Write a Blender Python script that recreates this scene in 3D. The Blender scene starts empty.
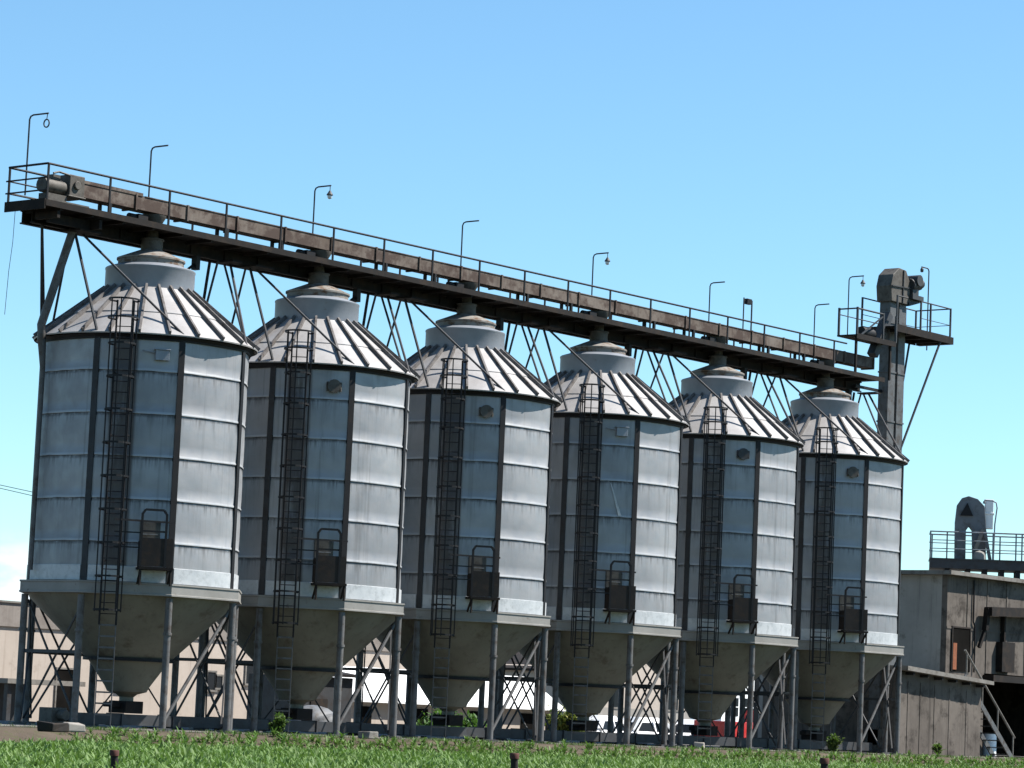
import bpy, math, random
import numpy as np
from mathutils import Vector, Matrix
R = math.radians
rnd = random.Random(7)
scene = bpy.context.scene
COL = scene.collection
S = 7.0                                     # spacing of the silo row (m)
PHI = -25.2                                 # angle of the front post of each silo

# ------------------------------------------------------------------ camera
F, CX, CY, CH, YAW, PITCH, ROLL = 3037.8, -59.706, -61.640, 0.7926, 0.8905, 0.1087, 0.0435
fw = Vector((math.sin(YAW)*math.cos(PITCH), math.cos(YAW)*math.cos(PITCH), math.sin(PITCH)))
rt = Vector((math.cos(YAW), -math.sin(YAW), 0)); up = rt.cross(fw)
r2 = rt*math.cos(ROLL)+up*math.sin(ROLL); u2 = up*math.cos(ROLL)-rt*math.sin(ROLL)
CAM = Vector((CX, CY, CH))
cd = bpy.data.cameras.new('camera'); cam = bpy.data.objects.new('camera', cd); COL.objects.link(cam)
cd.sensor_width = 36; cd.lens = F*36/1024; cd.clip_start = 1; cd.clip_end = 9000
M = Matrix.Identity(4)
for i in range(3):
    M[i][0] = r2[i]; M[i][1] = u2[i]; M[i][2] = -fw[i]; M[i][3] = CAM[i]
cam.matrix_world = M
scene.camera = cam
def ray(px, py): return fw + r2*((px-512)/F) - u2*((py-384)/F)
def atY(px, py, Y):
    d = ray(px, py); return CAM + d*((Y-CAM.y)/d.y)
def atZ(px, py, Z):
    d = ray(px, py); return CAM + d*((Z-CAM.z)/d.z)

# ------------------------------------------------------------------ node materials
class NT:
    def __init__(s, name):
        s.m = bpy.data.materials.new(name); s.m.use_nodes = True; s.t = s.m.node_tree; s.n = s.t.nodes; s.l = s.t.links
        s.b = s.n['Principled BSDF']; s.tc = s.n.new('ShaderNodeTexCoord')
    def add(s, k, **kw):
        n = s.n.new(k)
        for a, v in kw.items(): setattr(n, a, v)
        return n
    def math(s, op, a, b=None, c=None, clamp=False):
        n = s.add('ShaderNodeMath', operation=op); n.use_clamp = clamp
        for i, v in enumerate((a, b, c)):
            if v is None: continue
            if isinstance(v, (int, float)): n.inputs[i].default_value = v
            else: s.l.new(v, n.inputs[i])
        return n.outputs[0]
    def mapping(s, scale=(1,1,1), rot=(0,0,0), src=None, world=False):
        n = s.add('ShaderNodeMapping'); n.inputs['Scale'].default_value = scale; n.inputs['Rotation'].default_value = rot
        if world:
            g = s.add('ShaderNodeNewGeometry'); s.l.new(g.outputs['Position'], n.inputs[0])
        else:
            # every object gets its own offset so that copies do not share their stains
            oi = s.add('ShaderNodeObjectInfo'); ml = s.add('ShaderNodeVectorMath', operation='SCALE')
            ml.inputs[0].default_value = (31.7, 17.3, 23.1); s.l.new(oi.outputs['Random'], ml.inputs['Scale'])
            ad = s.add('ShaderNodeVectorMath', operation='ADD'); s.l.new(s.tc.outputs['Object'], ad.inputs[0]); s.l.new(ml.outputs[0], ad.inputs[1])
            s.l.new(ad.outputs[0], n.inputs[0])
        return n.outputs[0]
    def noise(s, vec, scale, detail=5, rough=.6, lo=0., hi=1.):
        n = s.add('ShaderNodeTexNoise'); n.inputs['Scale'].default_value = scale; n.inputs['Detail'].default_value = detail
        n.inputs['Roughness'].default_value = rough; s.l.new(vec, n.inputs['Vector'])
        if (lo, hi) == (0., 1.): return n.outputs['Fac']
        return s.remap(n.outputs['Fac'], lo, hi)
    def remap(s, v, lo, hi, a=0., b=1.):
        n = s.add('ShaderNodeMapRange'); n.interpolation_type = 'SMOOTHSTEP'
        s.l.new(v, n.inputs[0]); n.inputs[1].default_value = lo; n.inputs[2].default_value = hi; n.inputs[3].default_value = a; n.inputs[4].default_value = b
        return n.outputs[0]
    def mix(s, fac, a, b):
        n = s.add('ShaderNodeMix', data_type='RGBA')
        if isinstance(fac, (int, float)): n.inputs[0].default_value = fac
        else: s.l.new(fac, n.inputs[0])
        for i, v in ((6, a), (7, b)):
            if isinstance(v, tuple): n.inputs[i].default_value = (*v, 1)
            else: s.l.new(v, n.inputs[i])
        return n.outputs[2]
    def color(s, c):
        if isinstance(c, tuple): s.b.inputs['Base Color'].default_value = (*c, 1)
        else: s.l.new(c, s.b.inputs['Base Color'])
    def bump(s, h, strength=.3, dist=.02):
        n = s.add('ShaderNodeBump'); n.inputs['Strength'].default_value = strength; n.inputs['Distance'].default_value = dist
        s.l.new(h, n.inputs['Height']); s.l.new(n.outputs[0], s.b.inputs['Normal'])
    def set(s, rough=.6, metal=0., spec=.5):
        if isinstance(rough, (int, float)): s.b.inputs['Roughness'].default_value = rough
        else: s.l.new(rough, s.b.inputs['Roughness'])
        s.b.inputs['Metallic'].default_value = metal; s.b.inputs['Specular IOR Level'].default_value = spec
        return s.m

def weathered(name, c1, c2, c3=None, scale=1.2, rough=.7, metal=0., spec=.4, streak=None, amount=(.45, .7), bump=.25, k=.42):
    """two-tone mottling, optional third colour as patches, optional vertical streaks"""
    c1, c2, c3, streak = [tuple(q*k for q in c) if c else None for c in (c1, c2, c3, streak)]
    t = NT(name); v = t.mapping()
    col = t.mix(t.noise(v, scale, 6, .65, .3, .7), c1, c2)
    if streak:
        sv = t.mapping((4.5, 4.5, .22)); col = t.mix(t.math('MULTIPLY', t.noise(sv, 1.3, 6, .7, .5, .75), .8), col, streak)
    if c3:
        col = t.mix(t.noise(v, scale*2.3, 8, .7, *amount), col, c3)
    t.color(col); t.bump(t.noise(v, scale*14, 4, .6), bump, .01)
    return t.set(rough, metal, spec)

def wall_material():
    t = NT('galvanised wall'); v = t.mapping()
    sep = t.add('ShaderNodeSeparateXYZ'); t.l.new(t.tc.outputs['Object'], sep.inputs[0])
    x, y, z = sep.outputs
    base = t.mix(t.noise(v, .55, 4, .55, .3, .7), (.214, .219, .228), (.282, .285, .29))
    base = t.mix(t.math('MULTIPLY', t.noise(v, 7, 5, .7, .45, .7), .35), base, (.255, .259, .262))
    # every sheet of every course has aged a little differently
    oi = t.add('ShaderNodeObjectInfo'); cb = t.add('ShaderNodeCombineXYZ'); wn = t.add('ShaderNodeTexWhiteNoise', noise_dimensions='4D')
    ang = t.math('FLOOR', t.math('DIVIDE', t.math('ADD', t.math('ARCTAN2', x, t.math('MULTIPLY', y, -1.)), R(-PHI)+8*R(45)), R(45)))
    t.l.new(ang, cb.inputs[0]); t.l.new(t.math('FLOOR', t.math('DIVIDE', t.math('SUBTRACT', z, 3.85), 1.17)), cb.inputs[1])
    t.l.new(cb.outputs[0], wn.inputs['Vector']); t.l.new(oi.outputs['Random'], wn.inputs['W'])
    base = t.mix(t.math('MULTIPLY', wn.outputs['Value'], .32), base, (.155, .158, .165))
    # lapped seams: a bead painted bright as if sunlit, a dirty joint under it and dirt running down
    sag = t.math('MULTIPLY', t.math('SUBTRACT', t.noise(v, 1.1, 3, .5), .5), .09)
    fr = t.math('FRACT', t.math('DIVIDE', t.math('ADD', t.math('SUBTRACT', z, 3.85), sag), 1.17))
    sv = t.mapping((9, 9, .3)); drip = t.noise(sv, 1.2, 5, .7, .47, .64)
    near = t.math('POWER', t.remap(fr, .62, 1., 0., 1.), 1.3)
    base = t.mix(t.math('MULTIPLY', t.math('MULTIPLY', drip, near), .8), base, (.062, .06, .058))
    wide = t.noise(t.mapping((2.2, 2.2, .2)), 1.3, 5, .7, .5, .68)
    base = t.mix(t.math('MULTIPLY', t.math('MULTIPLY', wide, t.remap(fr, .1, 1., 0., 1.)), .45), base, (.10, .098, .094))
    line = t.math('MULTIPLY', t.remap(fr, .90, .965, 0., 1.), t.noise(v, 6, 4, .7, .25, .55))
    base = t.mix(t.math('MULTIPLY', line, .72), base, (.035, .034, .035))
    bead = t.remap(fr, .03, .075, 1., 0.)
    base = t.mix(t.math('MULTIPLY', bead, .6), base, (.36, .37, .375))
    long = t.noise(t.mapping((3.2, 3.2, .06)), 1.5, 4, .6, .56, .72)
    base = t.mix(t.math('MULTIPLY', long, .4), base, (.086, .084, .082))
    # rust wash on the sheet behind the caged ladder
    a = R(-55); tang = t.math('ADD', t.math('MULTIPLY', x, math.cos(a)), t.math('MULTIPLY', y, math.sin(a)))
    rad = t.math('ADD', t.math('MULTIPLY', x, math.sin(a)), t.math('MULTIPLY', y, -math.cos(a)))
    band = t.math('MULTIPLY', t.remap(t.math('ABSOLUTE', tang), .30, .40, 1., 0.), t.remap(rad, 1.5, 2, 0., 1.))
    band = t.math('MULTIPLY', band, t.noise(t.mapping((2, 2, .3)), 1.2, 6, .7, .2, .5))
    base = t.mix(t.math('MULTIPLY', band, .85), base, (.045, .033, .027))
    t.color(base); t.bump(t.noise(v, 2.2, 4, .5), .25, .03)
    return t.set(t.remap(t.noise(v, 3, 4), .3, .7, .42, .62), .25, .45)

def roof_material():
    t = NT('roof sheet'); v = t.mapping()
    c = t.mix(t.noise(v, 1.1, 6, .65, .3, .7), (.25, .236, .228), (.32, .312, .308))
    c = t.mix(t.math('MULTIPLY', t.noise(v, 3.1, 8, .7, .58, .75), .4), c, (.112, .086, .066))
    t.color(c); t.bump(t.noise(v, 3, 4), .25, .03)
    return t.set(.5, .15, .45)

MAT = dict(
    wall=wall_material(), roof=roof_material(),
    rib=weathered('shade toned rib', (.20, .18, .17), (.32, .30, .29), (.10, .07, .05), 2.),  # roof metal, darkened to paint in the shade along the ribs
    collar=weathered('collar sheet', (.36, .39, .44), (.46, .49, .54), (.30, .25, .21), 1.3, .5, .2, .45, amount=(.6, .75), k=0.45),
    cap=weathered('rusty cap', (.38, .35, .31), (.46, .43, .39), (.20, .105, .05), 1.6, .7, amount=(.47, .62)),
    dark=weathered('dark paint', (.016, .016, .02), (.03, .029, .032), (.06, .04, .03), 1.5, .6, amount=(.52, .75), spec=.25, k=0.3),
    darkdeck=weathered('dirty deck steel', (.026, .022, .02), (.045, .037, .034), (.09, .06, .042), 1.1, .8, spec=.2, k=0.27),
    brown=weathered('brown sheet', (.05, .043, .039), (.085, .07, .062), (.12, .08, .055), 1.5, .75, spec=.2, k=0.26),
    trough=weathered('rusty trough', (.19, .135, .10), (.34, .28, .235), (.10, .055, .036), .7, .75, streak=(.075, .05, .038), amount=(.42, .58), k=0.4),
    machine=weathered('machine grey', (.13, .115, .095), (.20, .18, .15), (.07, .05, .035), 2.2, .65),
    pipe=weathered('grey pipe', (.19, .195, .2), (.28, .285, .29), (.13, .09, .065), 1.6, .55, .1, k=0.34),
    leg=weathered('leg paint', (.17, .165, .165), (.25, .245, .24), (.10, .065, .045), 1.6, .6),
    ring=weathered('ring paint', (.48, .46, .42), (.58, .56, .52), (.24, .17, .11), 1.3, .65, amount=(.58, .72), k=0.36),
    skirt=weathered('skirt sheet', (.58, .61, .63), (.70, .72, .73), (.46, .48, .49), 2.2, .5, .05, k=0.62),
    hopper=weathered('hopper sheet', (.155, .148, .115), (.20, .192, .152), (.11, .093, .068), .8, .6, .1, streak=(.12, .115, .095), amount=(.52, .7), k=0.78),
    stackgrey=weathered('stack grey', (.13, .14, .155), (.18, .19, .205), (.09, .08, .07), 1.4, .6, k=0.75),
    strut=weathered('blue black strut', (.045, .052, .062), (.07, .078, .088), (.07, .05, .04), 1.5, .6, spec=.3),
    postgrey=weathered('post grey tone', (.05, .055, .062), (.08, .085, .092), (.05, .04, .035), 1.5, .6, spec=.3),
    slate=weathered('slate paint', (.055, .06, .068), (.085, .09, .098), (.05, .04, .035), 1.4, .6),
    rail=weathered('blue grey rail', (.08, .10, .12), (.12, .14, .16), (.08, .06, .05), 2., .6, k=1.5),
    concrete=weathered('brown concrete', (.165, .140, .12), (.25, .215, .185), (.075, .062, .052), .55, .9, streak=(.06, .05, .042), amount=(.48, .68), spec=.2, k=0.5),
    greywall=weathered('grey render', (.25, .23, .205), (.32, .295, .265), (.17, .15, .125), .5, .9, streak=(.16, .145, .13), amount=(.55, .72), spec=.2, k=0.95),
    slab=weathered('slab edge', (.34, .32, .29), (.44, .41, .37), (.22, .19, .16), 1.2, .9, spec=.2),
    beige=weathered('beige render', (.43, .37, .315), (.50, .43, .37), (.33, .275, .23), .45, .9, streak=(.34, .285, .24), amount=(.58, .74), spec=.2, k=0.8),
    band=weathered('parapet render', (.30, .265, .235), (.36, .32, .285), (.24, .205, .18), .6, .9, streak=(.22, .19, .165), spec=.2, k=0.6),
    white=weathered('white sheet', (.72, .72, .71), (.80, .80, .79), (.62, .61, .59), .6, .5, amount=(.6, .75), k=1),
    whitepaint=weathered('white car paint', (.74, .74, .74), (.79, .79, .79), None, 1, .25, spec=.5, bump=.02, k=1),
    redpaint=weathered('red paint', (.42, .018, .014), (.52, .028, .02), (.30, .02, .015), 1, .35, bump=.05, k=.8),
    bluepaint=weathered('pale blue paint', (.36, .44, .52), (.42, .50, .58), None, 1, .3, bump=.02, k=.6),
    rubber=weathered('rubber', (.015, .015, .016), (.03, .03, .03), None, 3, .85),
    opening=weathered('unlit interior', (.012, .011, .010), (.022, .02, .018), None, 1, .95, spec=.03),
    orange=weathered('orange cloth', (.42, .12, .04), (.52, .17, .06), (.3, .08, .03), 2, .8, k=0.42),
    rustpost=weathered('tarred stake', (.02, .017, .016), (.04, .03, .027), (.06, .035, .025), 6, .9),
    rusttop=weathered('rusty stake top', (.13, .04, .028), (.19, .06, .04), (.07, .03, .02), 9, .85),
    wood=weathered('bark', (.06, .045, .035), (.11, .085, .065), None, 6, .95),
    rung=weathered('galvanised rung', (.42, .41, .39), (.52, .50, .47), (.25, .18, .13), 4, .5, .2, k=0.42),
    cable=weathered('cable', (.03, .03, .032), (.04, .04, .042), None, 2, .7),
)
def glass_mat():
    t = NT('window glass'); t.color((.010, .012, .014)); return t.set(.35, 0, .12)
MAT['glass'] = glass_mat()
def lens_mat():
    t = NT('lamp glass'); t.color((.55, .57, .58)); return t.set(.15, 0, .6)
MAT['lens'] = lens_mat()
def leaf_material(name, c1, c2, c3, scale):
    t = NT(name); v = t.mapping(world=True)
    at = t.add('ShaderNodeAttribute'); at.attribute_name = 'tone'
    c = t.mix(at.outputs['Fac'], c1, c2)
    c = t.mix(t.noise(v, scale, 3, .6, .42, .7), c, c3)
    t.color(c); m = t.set(.6, 0, .22)
    tr = t.add('ShaderNodeBsdfTranslucent'); t.l.new(t.mix(.5, c, (.12, .26, .02)), tr.inputs[0])
    ms = t.add('ShaderNodeMixShader'); ms.inputs[0].default_value = .25
    t.l.new(t.b.outputs[0], ms.inputs[1]); t.l.new(tr.outputs[0], ms.inputs[2])
    t.l.new(ms.outputs[0], t.n['Material Output'].inputs[0])
    return m
MAT['crop'] = leaf_material('crop leaf', (.06, .125, .03), (.14, .225, .062), (.105, .165, .045), .35)
MAT['weed'] = leaf_material('weed leaf', (.045, .075, .022), (.09, .125, .04), (.075, .085, .03), 1.5)
MAT['bush'] = leaf_material('bush leaf', (.035, .085, .02), (.08, .16, .035), (.05, .11, .025), .9)
MAT['yellowleaf'] = leaf_material('yellow leaf', (.13, .15, .03), (.24, .23, .05), (.10, .13, .03), .9)

# ------------------------------------------------------------------ mesh helpers
class MB:
    def __init__(s): s.v = []; s.f = []
    def quadbox(s, c8):
        o = len(s.v); s.v += [tuple(p) for p in c8]
        s.f += [tuple(o+i for i in q) for q in ((0,3,2,1),(4,5,6,7),(0,1,5,4),(1,2,6,5),(2,3,7,6),(3,0,4,7))]
    def box(s, x0, x1, y0, y1, z0, z1):
        s.quadbox([(x0,y0,z0),(x1,y0,z0),(x1,y1,z0),(x0,y1,z0),(x0,y0,z1),(x1,y0,z1),(x1,y1,z1),(x0,y1,z1)])
    def obox(s, o, ax, ay, az, x0, x1, y0, y1, z0, z1):
        P = lambda a, b, c: o+ax*a+ay*b+az*c
        s.quadbox([P(x0,y0,z0),P(x1,y0,z0),P(x1,y1,z0),P(x0,y1,z0),P(x0,y0,z1),P(x1,y0,z1),P(x1,y1,z1),P(x0,y1,z1)])
    def bar(s, p, q, w, h=None, upv=(0,0,1)):
        p, q = Vector(p), Vector(q); d = (q-p); L = d.length; d.normalize(); h = h or w
        u = Vector(upv)
        if abs(d.dot(u)) > .99: u = Vector((1,0,0))
        a = d.cross(u).normalized(); b = a.cross(d)
        s.obox(p, d, a, b, 0, L, -w/2, w/2, -h/2, h/2)
    def tube(s, pts, r, n=8, cap=True):
        pts = [Vector(p) for p in pts]; o = len(s.v); m = len(pts)
        rr = r if isinstance(r, (list, tuple)) else [r]*m
        prev = None
        for i, p in enumerate(pts):
            d = (pts[min(i+1, m-1)]-pts[max(i-1, 0)]).normalized()
            if prev is None:
                u = Vector((0,0,1)) if abs(d.z) < .95 else Vector((1,0,0))
                a = d.cross(u).normalized()
            else: a = (prev-d*prev.dot(d)).normalized()
            prev = a; b = d.cross(a)
            for k in range(n):
                t = 2*math.pi*k/n; s.v.append(tuple(p+a*(math.cos(t)*rr[i])+b*(math.sin(t)*rr[i])))
        for i in range(m-1):
            for k in range(n):
                k2 = (k+1) % n; s.f.append((o+i*n+k, o+i*n+k2, o+(i+1)*n+k2, o+(i+1)*n+k))
        if cap:
            s.f.append(tuple(o+k for k in range(n))[::-1]); s.f.append(tuple(o+(m-1)*n+k for k in range(n)))
    def lathe(s, prof, n=48, c=(0,0,0), rfun=None, ph=0., caps=(False, False)):
        o = len(s.v); c = Vector(c)
        for (r, z) in prof:
            for k in range(n):
                t = ph+2*math.pi*k/n; q = r*(rfun(t) if rfun else 1)
                s.v.append((c.x+q*math.sin(t), c.y-q*math.cos(t), c.z+z))
        for i in range(len(prof)-1):
            for k in range(n):
                k2 = (k+1) % n; s.f.append((o+i*n+k, o+i*n+k2, o+(i+1)*n+k2, o+(i+1)*n+k))
        if caps[0]: s.f.append(tuple(o+k for k in range(n))[::-1])
        if caps[1]: s.f.append(tuple(o+(len(prof)-1)*n+k for k in range(n)))
    def prism(s, poly, o, ax, ay, d):
        """polygon in the (ax, ay) plane at o, extruded by vector d"""
        o = Vector(o); b = len(s.v); n = len(poly)
        for w in (Vector((0,0,0)), Vector(d)):
            for a, c in poly: s.v.append(tuple(o+ax*a+ay*c+w))
        s.f.append(tuple(b+i for i in range(n))[::-1]); s.f.append(tuple(b+n+i for i in range(n)))
        for i in range(n):
            j = (i+1) % n; s.f.append((b+i, b+j, b+n+j, b+n+i))
    def face(s, pts):
        o = len(s.v); s.v += [tuple(p) for p in pts]; s.f.append(tuple(range(o, o+len(pts))))
    def build(s, name, mat, parent=None, smooth=None, bevel=0., loc=None):
        me = bpy.data.meshes.new(name); me.from_pydata(s.v, [], s.f); me.update()
        import bmesh
        bm = bmesh.new(); bm.from_mesh(me); bmesh.ops.recalc_face_normals(bm, faces=bm.faces); bm.to_mesh(me); bm.free()
        o = bpy.data.objects.new(name, me); COL.objects.link(o)
        me.materials.append(MAT[mat] if isinstance(mat, str) else mat)
        if parent: o.parent = parent
        if loc: o.location = loc
        if bevel:
            b = o.modifiers.new('bevel', 'BEVEL'); b.width = bevel; b.segments = 2; b.limit_method = 'ANGLE'
        if smooth:
            me.shade_smooth() if hasattr(me, 'shade_smooth') else None
            try: me.set_sharp_from_angle(angle=R(smooth))
            except Exception: pass
        return o
def tag(o, label, cat, group=None, kind=None):
    if label: o['label'] = label
    if cat: o['category'] = cat
    if group: o['group'] = group
    if kind: o['kind'] = kind
    return o
def thing(name, label, cat, loc=(0,0,0), group=None, rz=0.):
    o = bpy.data.objects.new(name, None); COL.objects.link(o); o.location = loc; o.rotation_euler = (0,0,rz); o.empty_display_size = .3
    return tag(o, label, cat, group)
def copy_tree(o, parent=None):
    c = o.copy(); COL.objects.link(c)
    if parent: c.parent = parent
    for ch in list(o.children): copy_tree(ch, c)
    return c
def one(fn, name, mat, parent, **kw):
    m = MB(); fn(m); return m.build(name, mat, parent, **kw)
def cyl(a, r, z):      # point at plan angle a (deg), radius r, height z
    return Vector((r*math.sin(R(a)), -r*math.cos(R(a)), z))

# ------------------------------------------------------------------ silo
def panelR(t):
    """plan radius factor: each bay between two posts is a gently bowed, not fully round, sheet"""
    d = ((t-R(PHI)) % R(45))-R(22.5)
    poly = math.cos(R(22.5))/math.cos(d)
    return .48*1+.52*poly
def wall_r(a): return 3.02*panelR(R(a))
def make_silo():
    root = thing('grain_silo', '', 'silo')
    # wall: six courses, each bellied out a little between its lapped seams
    prof = []
    zs = [3.95, 5.02, 6.19, 7.36, 8.53, 9.70, 10.74]
    for i in range(6):
        a, b = zs[i], zs[i+1]
        for f, dr in ((0, .03), (.035, .03), (.06, .012), (.3, .022), (.6, .022), (.93, .008), (.985, 0.)):
            prof.append((3.0+dr, a+(b-a)*f))
        prof.append((3.022, b-.004))
    m = MB(); m.lathe(prof, 160, rfun=panelR); m.build('wall', 'wall', root, smooth=60)
    # pale bolted skirt of eight sheets
    m = MB()
    for k in range(8):
        a0 = PHI+45*k+2.2; a1 = a0+40.6; n = 12; o = len(m.v)
        for j in range(n+1):
            a = a0+(a1-a0)*j/n; r = wall_r(a)+.035
            m.v += [tuple(cyl(a, r, 3.95)), tuple(cyl(a, r, 4.36)), tuple(cyl(a, r-.03, 4.37)), tuple(cyl(a, r-.03, 3.95))]
        for j in range(n):
            for q in range(4): m.f.append((o+j*4+q, o+(j+1)*4+q, o+(j+1)*4+(q+1) % 4, o+j*4+(q+1) % 4))
        m.f.append((o, o+1, o+2, o+3)); m.f.append(tuple(o+n*4+i for i in range(4)))
    m.build('skirt', 'skirt', root)
    # octagonal base ring
    m = MB(); m.lathe([(2.75, 3.6), (3.27, 3.6), (3.27, 3.64), (3.245, 3.65), (3.245, 3.88), (3.27, 3.89), (3.27, 3.935), (2.75, 3.948), (2.75, 3.6)], 8, ph=R(PHI)); m.build('base_ring', 'ring', root)
    m = MB(); m.lathe([(2.95, 10.55), (3.06, 10.55), (3.07, 10.6), (3.15, 10.672), (2.95, 10.74), (2.95, 10.55)], 96, rfun=panelR); m.build('eave_band', 'dark', root)
    # roof: two lapped courses and 24 standing ribs
    z_of = lambda r: 12.18+(1.30-r)*(12.18-10.72)/(3.14-1.30)
    m = MB()
    m.lathe([(3.14, 10.685), (3.15, 10.72), (2.2, z_of(2.2)), (2.2, z_of(2.2)-.03)], 96)
    m.lathe([(2.3, z_of(2.3)+.012), (2.3, z_of(2.3)+.03), (1.24, z_of(1.24)+.028)], 96)
    
    roof = m.build('roof', 'roof', root, smooth=30)
    for k in range(24):
        a = PHI+15*k+7.5; m = MB()
        p, q = cyl(a, 3.17, z_of(3.17)+.045), cyl(a, 1.26, z_of(1.26)+.06)
        m.bar(p, q, .06, .15); m.build('roof_rib', 'rib', roof)
    m = MB(); m.lathe([(1.262, 12.14), (1.262, 12.80), (1.275, 12.82), (1.275, 12.86), (1.25, 12.88), (.92, 12.99)], 64); m.build('collar', 'collar', root, smooth=35)
    m = MB(); m.lathe([(.93, 12.985), (.93, 13.11), (.97, 13.12), (.97, 13.17), (.9, 13.2), (.34, 13.43)], 48); cap = m.build('cap', 'cap', root, smooth=35)
    m = MB(); m.lathe([(.31, 13.4), (.31, 13.72), (.34, 13.725), (.34, 13.76), (.17, 13.80), (.155, 14.06), (.19, 14.1), (.34, 14.36), (.36, 14.44)], 24); m.build('inlet_spout', 'machine', root, smooth=35)
    # posts and legs
    ra = 2.955
    for k in range(8):
        a = PHI+45*k; n = cyl(a, 1, 0); t = Vector((math.cos(R(a)), math.sin(R(a)), 0)); Z = Vector((0,0,1))
        m = MB(); m.obox(Vector((0,0,0)), t, n, Z, -.085, .085, ra+.06, ra+.085, 3.95, 10.62); m.obox(Vector((0,0,0)), t, n, Z, -.03, .03, ra-.03, ra+.06, 3.95, 10.62)
        for zc in (5.02, 6.19, 7.36, 8.53, 9.7): m.obox(Vector((0,0,0)), t, n, Z, -.095, .095, ra-.02, ra+.07, zc-.09, zc+.05)
        m.build('post', 'postgrey' if k in (6, 7) else 'dark', root)  # the two left posts take a lighter grey than the rest
        m = MB(); m.tube([cyl(a, 3.09, 0.05), cyl(a, 3.09, 3.55)], .098, 10)
        m.tube([cyl(a, 3.09, 2.55), cyl(a, 3.09, 2.62)], .125, 10)
        m.obox(Vector((0,0,0)), t, n, Z, -.2, .2, 2.89, 3.29, -.02, .05); m.build('leg', 'leg', root, smooth=40)
    def brace(p, q, w=.045): 
        m = MB(); m.bar(p, q, w, w); m.build('brace', 'slate', root)
    br = 3.0
    m = MB(); m.tube([cyl(PHI+45, br, 3.35), cyl(PHI, br, .12)], .05, 8); m.build('brace', 'leg', root)
    for k in (-3, -2, 1, 2, 3, 4):
        a, b = PHI+45*k, PHI+45*(k+1)
        brace(cyl(a, br, 3.4), cyl(b, br, .15)); brace(cyl(a, br-.07, .15), cyl(b, br-.07, 3.4))
        m = MB(); m.bar(cyl(a, 3.04, 2.0), cyl(b, 3.04, 2.0), .09, .09); m.build('tie_bar', 'slate', root)
    # hopper
    m = MB(); m.lathe([(2.88, 3.6), (2.84, 3.5), (1.2, 1.92), (1.2, 1.85), (1.1, 1.83), (.62, 1.14), (.55, 1.0), (.3, .93), (.2, .85), (.2, .72)], 64)
    hp = m.build('hopper', 'hopper', root, smooth=30)
    m = MB(); m.lathe([(1.21, 1.84), (1.27, 1.84), (1.27, 1.93), (1.21, 1.93), (1.21, 1.84)], 48); m.build('hopper_band', 'dark', hp)
    m = MB()
    m.box(-.34, .34, -.34, .34, .40, .74); m.box(-.75, -.34, -.14, .14, .56, .7); m.tube([(.34, 0, .64), (.62, 0, .64)], .05, 8)
    m.build('hopper_gate', 'darkdeck', hp, bevel=.015)
    # ladder with cage
    al = -55; n = cyl(al, 1, 0); t = Vector((math.cos(R(al)), math.sin(R(al)), 0)); Z = Vector((0,0,1)); rl = 3.24
    m = MB()
    for s in (-.23, .23): m.obox(Vector((0,0,0)), t, n, Z, s-.022, s+.022, rl-.03, rl+.03, 2.75, 11.57)
    z = 3.05
    while z < 10.9: m.tube([t*-.22+n*rl+Z*z, t*.22+n*rl+Z*z], .014, 6, cap=False); z += .3
    for z in (4.5, 6.2, 7.9, 9.6):
        for s in (-.23, .23): m.bar(t*s+n*rl+Z*z, t*s+n*(wall_r(al)-.02)+Z*z, .03)
    lad = m.build('ladder', 'dark', root)
    m = MB(); hoops = [3.15+.9*i for i in range(9)]+[11.05, 11.55]
    for z in hoops:
        gw = 1.14 if z > 11 else 1.
        pts = [t*(.37*gw*math.sin(R(g)))+n*(rl+.22-.40*gw*math.cos(R(g)))+Z*z for g in range(40, 321, 20)]
        for p, q in zip(pts, pts[1:]): m.bar(p, q, .012, .05)
        for s, p in ((1, pts[0]), (-1, pts[-1])): m.bar(t*(.23*s)+n*rl+Z*z, p, .02, .045)
    for g in (75, 130, 180, 230, 285):
        p = t*(.37*math.sin(R(g)))+n*(rl+.22-.40*math.cos(R(g))); m.bar(p+Z*3.1, p+Z*11.57, .035, .012, upv=tuple(n))
    m.build('ladder_cage', 'dark', lad)
    m = MB()
    z = .35
    while z < 2.9: m.bar(t*-.22+n*3.2+Z*z, t*.22+n*3.2+Z*z, .03, .045); z += .3
    for s in (-.22, .22): m.obox(Vector((0,0,0)), t, n, Z, s-.014, s+.014, 3.19, 3.21, .05, 2.76)
    m.build('lower_ladder', 'pipe', lad)
    # service platform with sheeted front, railing and hatch
    ap = -36.5; n = cyl(ap, 1, 0); t = Vector((math.cos(R(ap)), math.sin(R(ap)), 0)); O = Vector((0,0,0)); w = wall_r(ap)
    m = MB(); m.obox(O, t, n, Z, -.34, .58, w+.03, w+.72, 4.28, 4.35)
    for s in (-.30, .52):
        m.bar(t*s+n*(w+.68)+Z*4.28, t*s+n*(w+.2)+Z*3.9, .05); m.bar(t*s+n*(w+.68)+Z*4.28, t*s+n*(w+.68)+Z*3.85, .045)
    pf = m.build('platform', 'darkdeck', root)
    m = MB(); m.obox(O, t, n, Z, -.30, .54, w+.69, w+.71, 4.36, 5.12); m.obox(O, t, n, Z, -.32, -.30, w+.1, w+.71, 4.36, 5.05); m.build('side_sheet', 'brown', pf)
    m = MB()
    for s in (-.32, .34): m.obox(O, t, n, Z, s-.03, s+.03, w+.66, w+.72, 4.35, 5.78)
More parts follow.
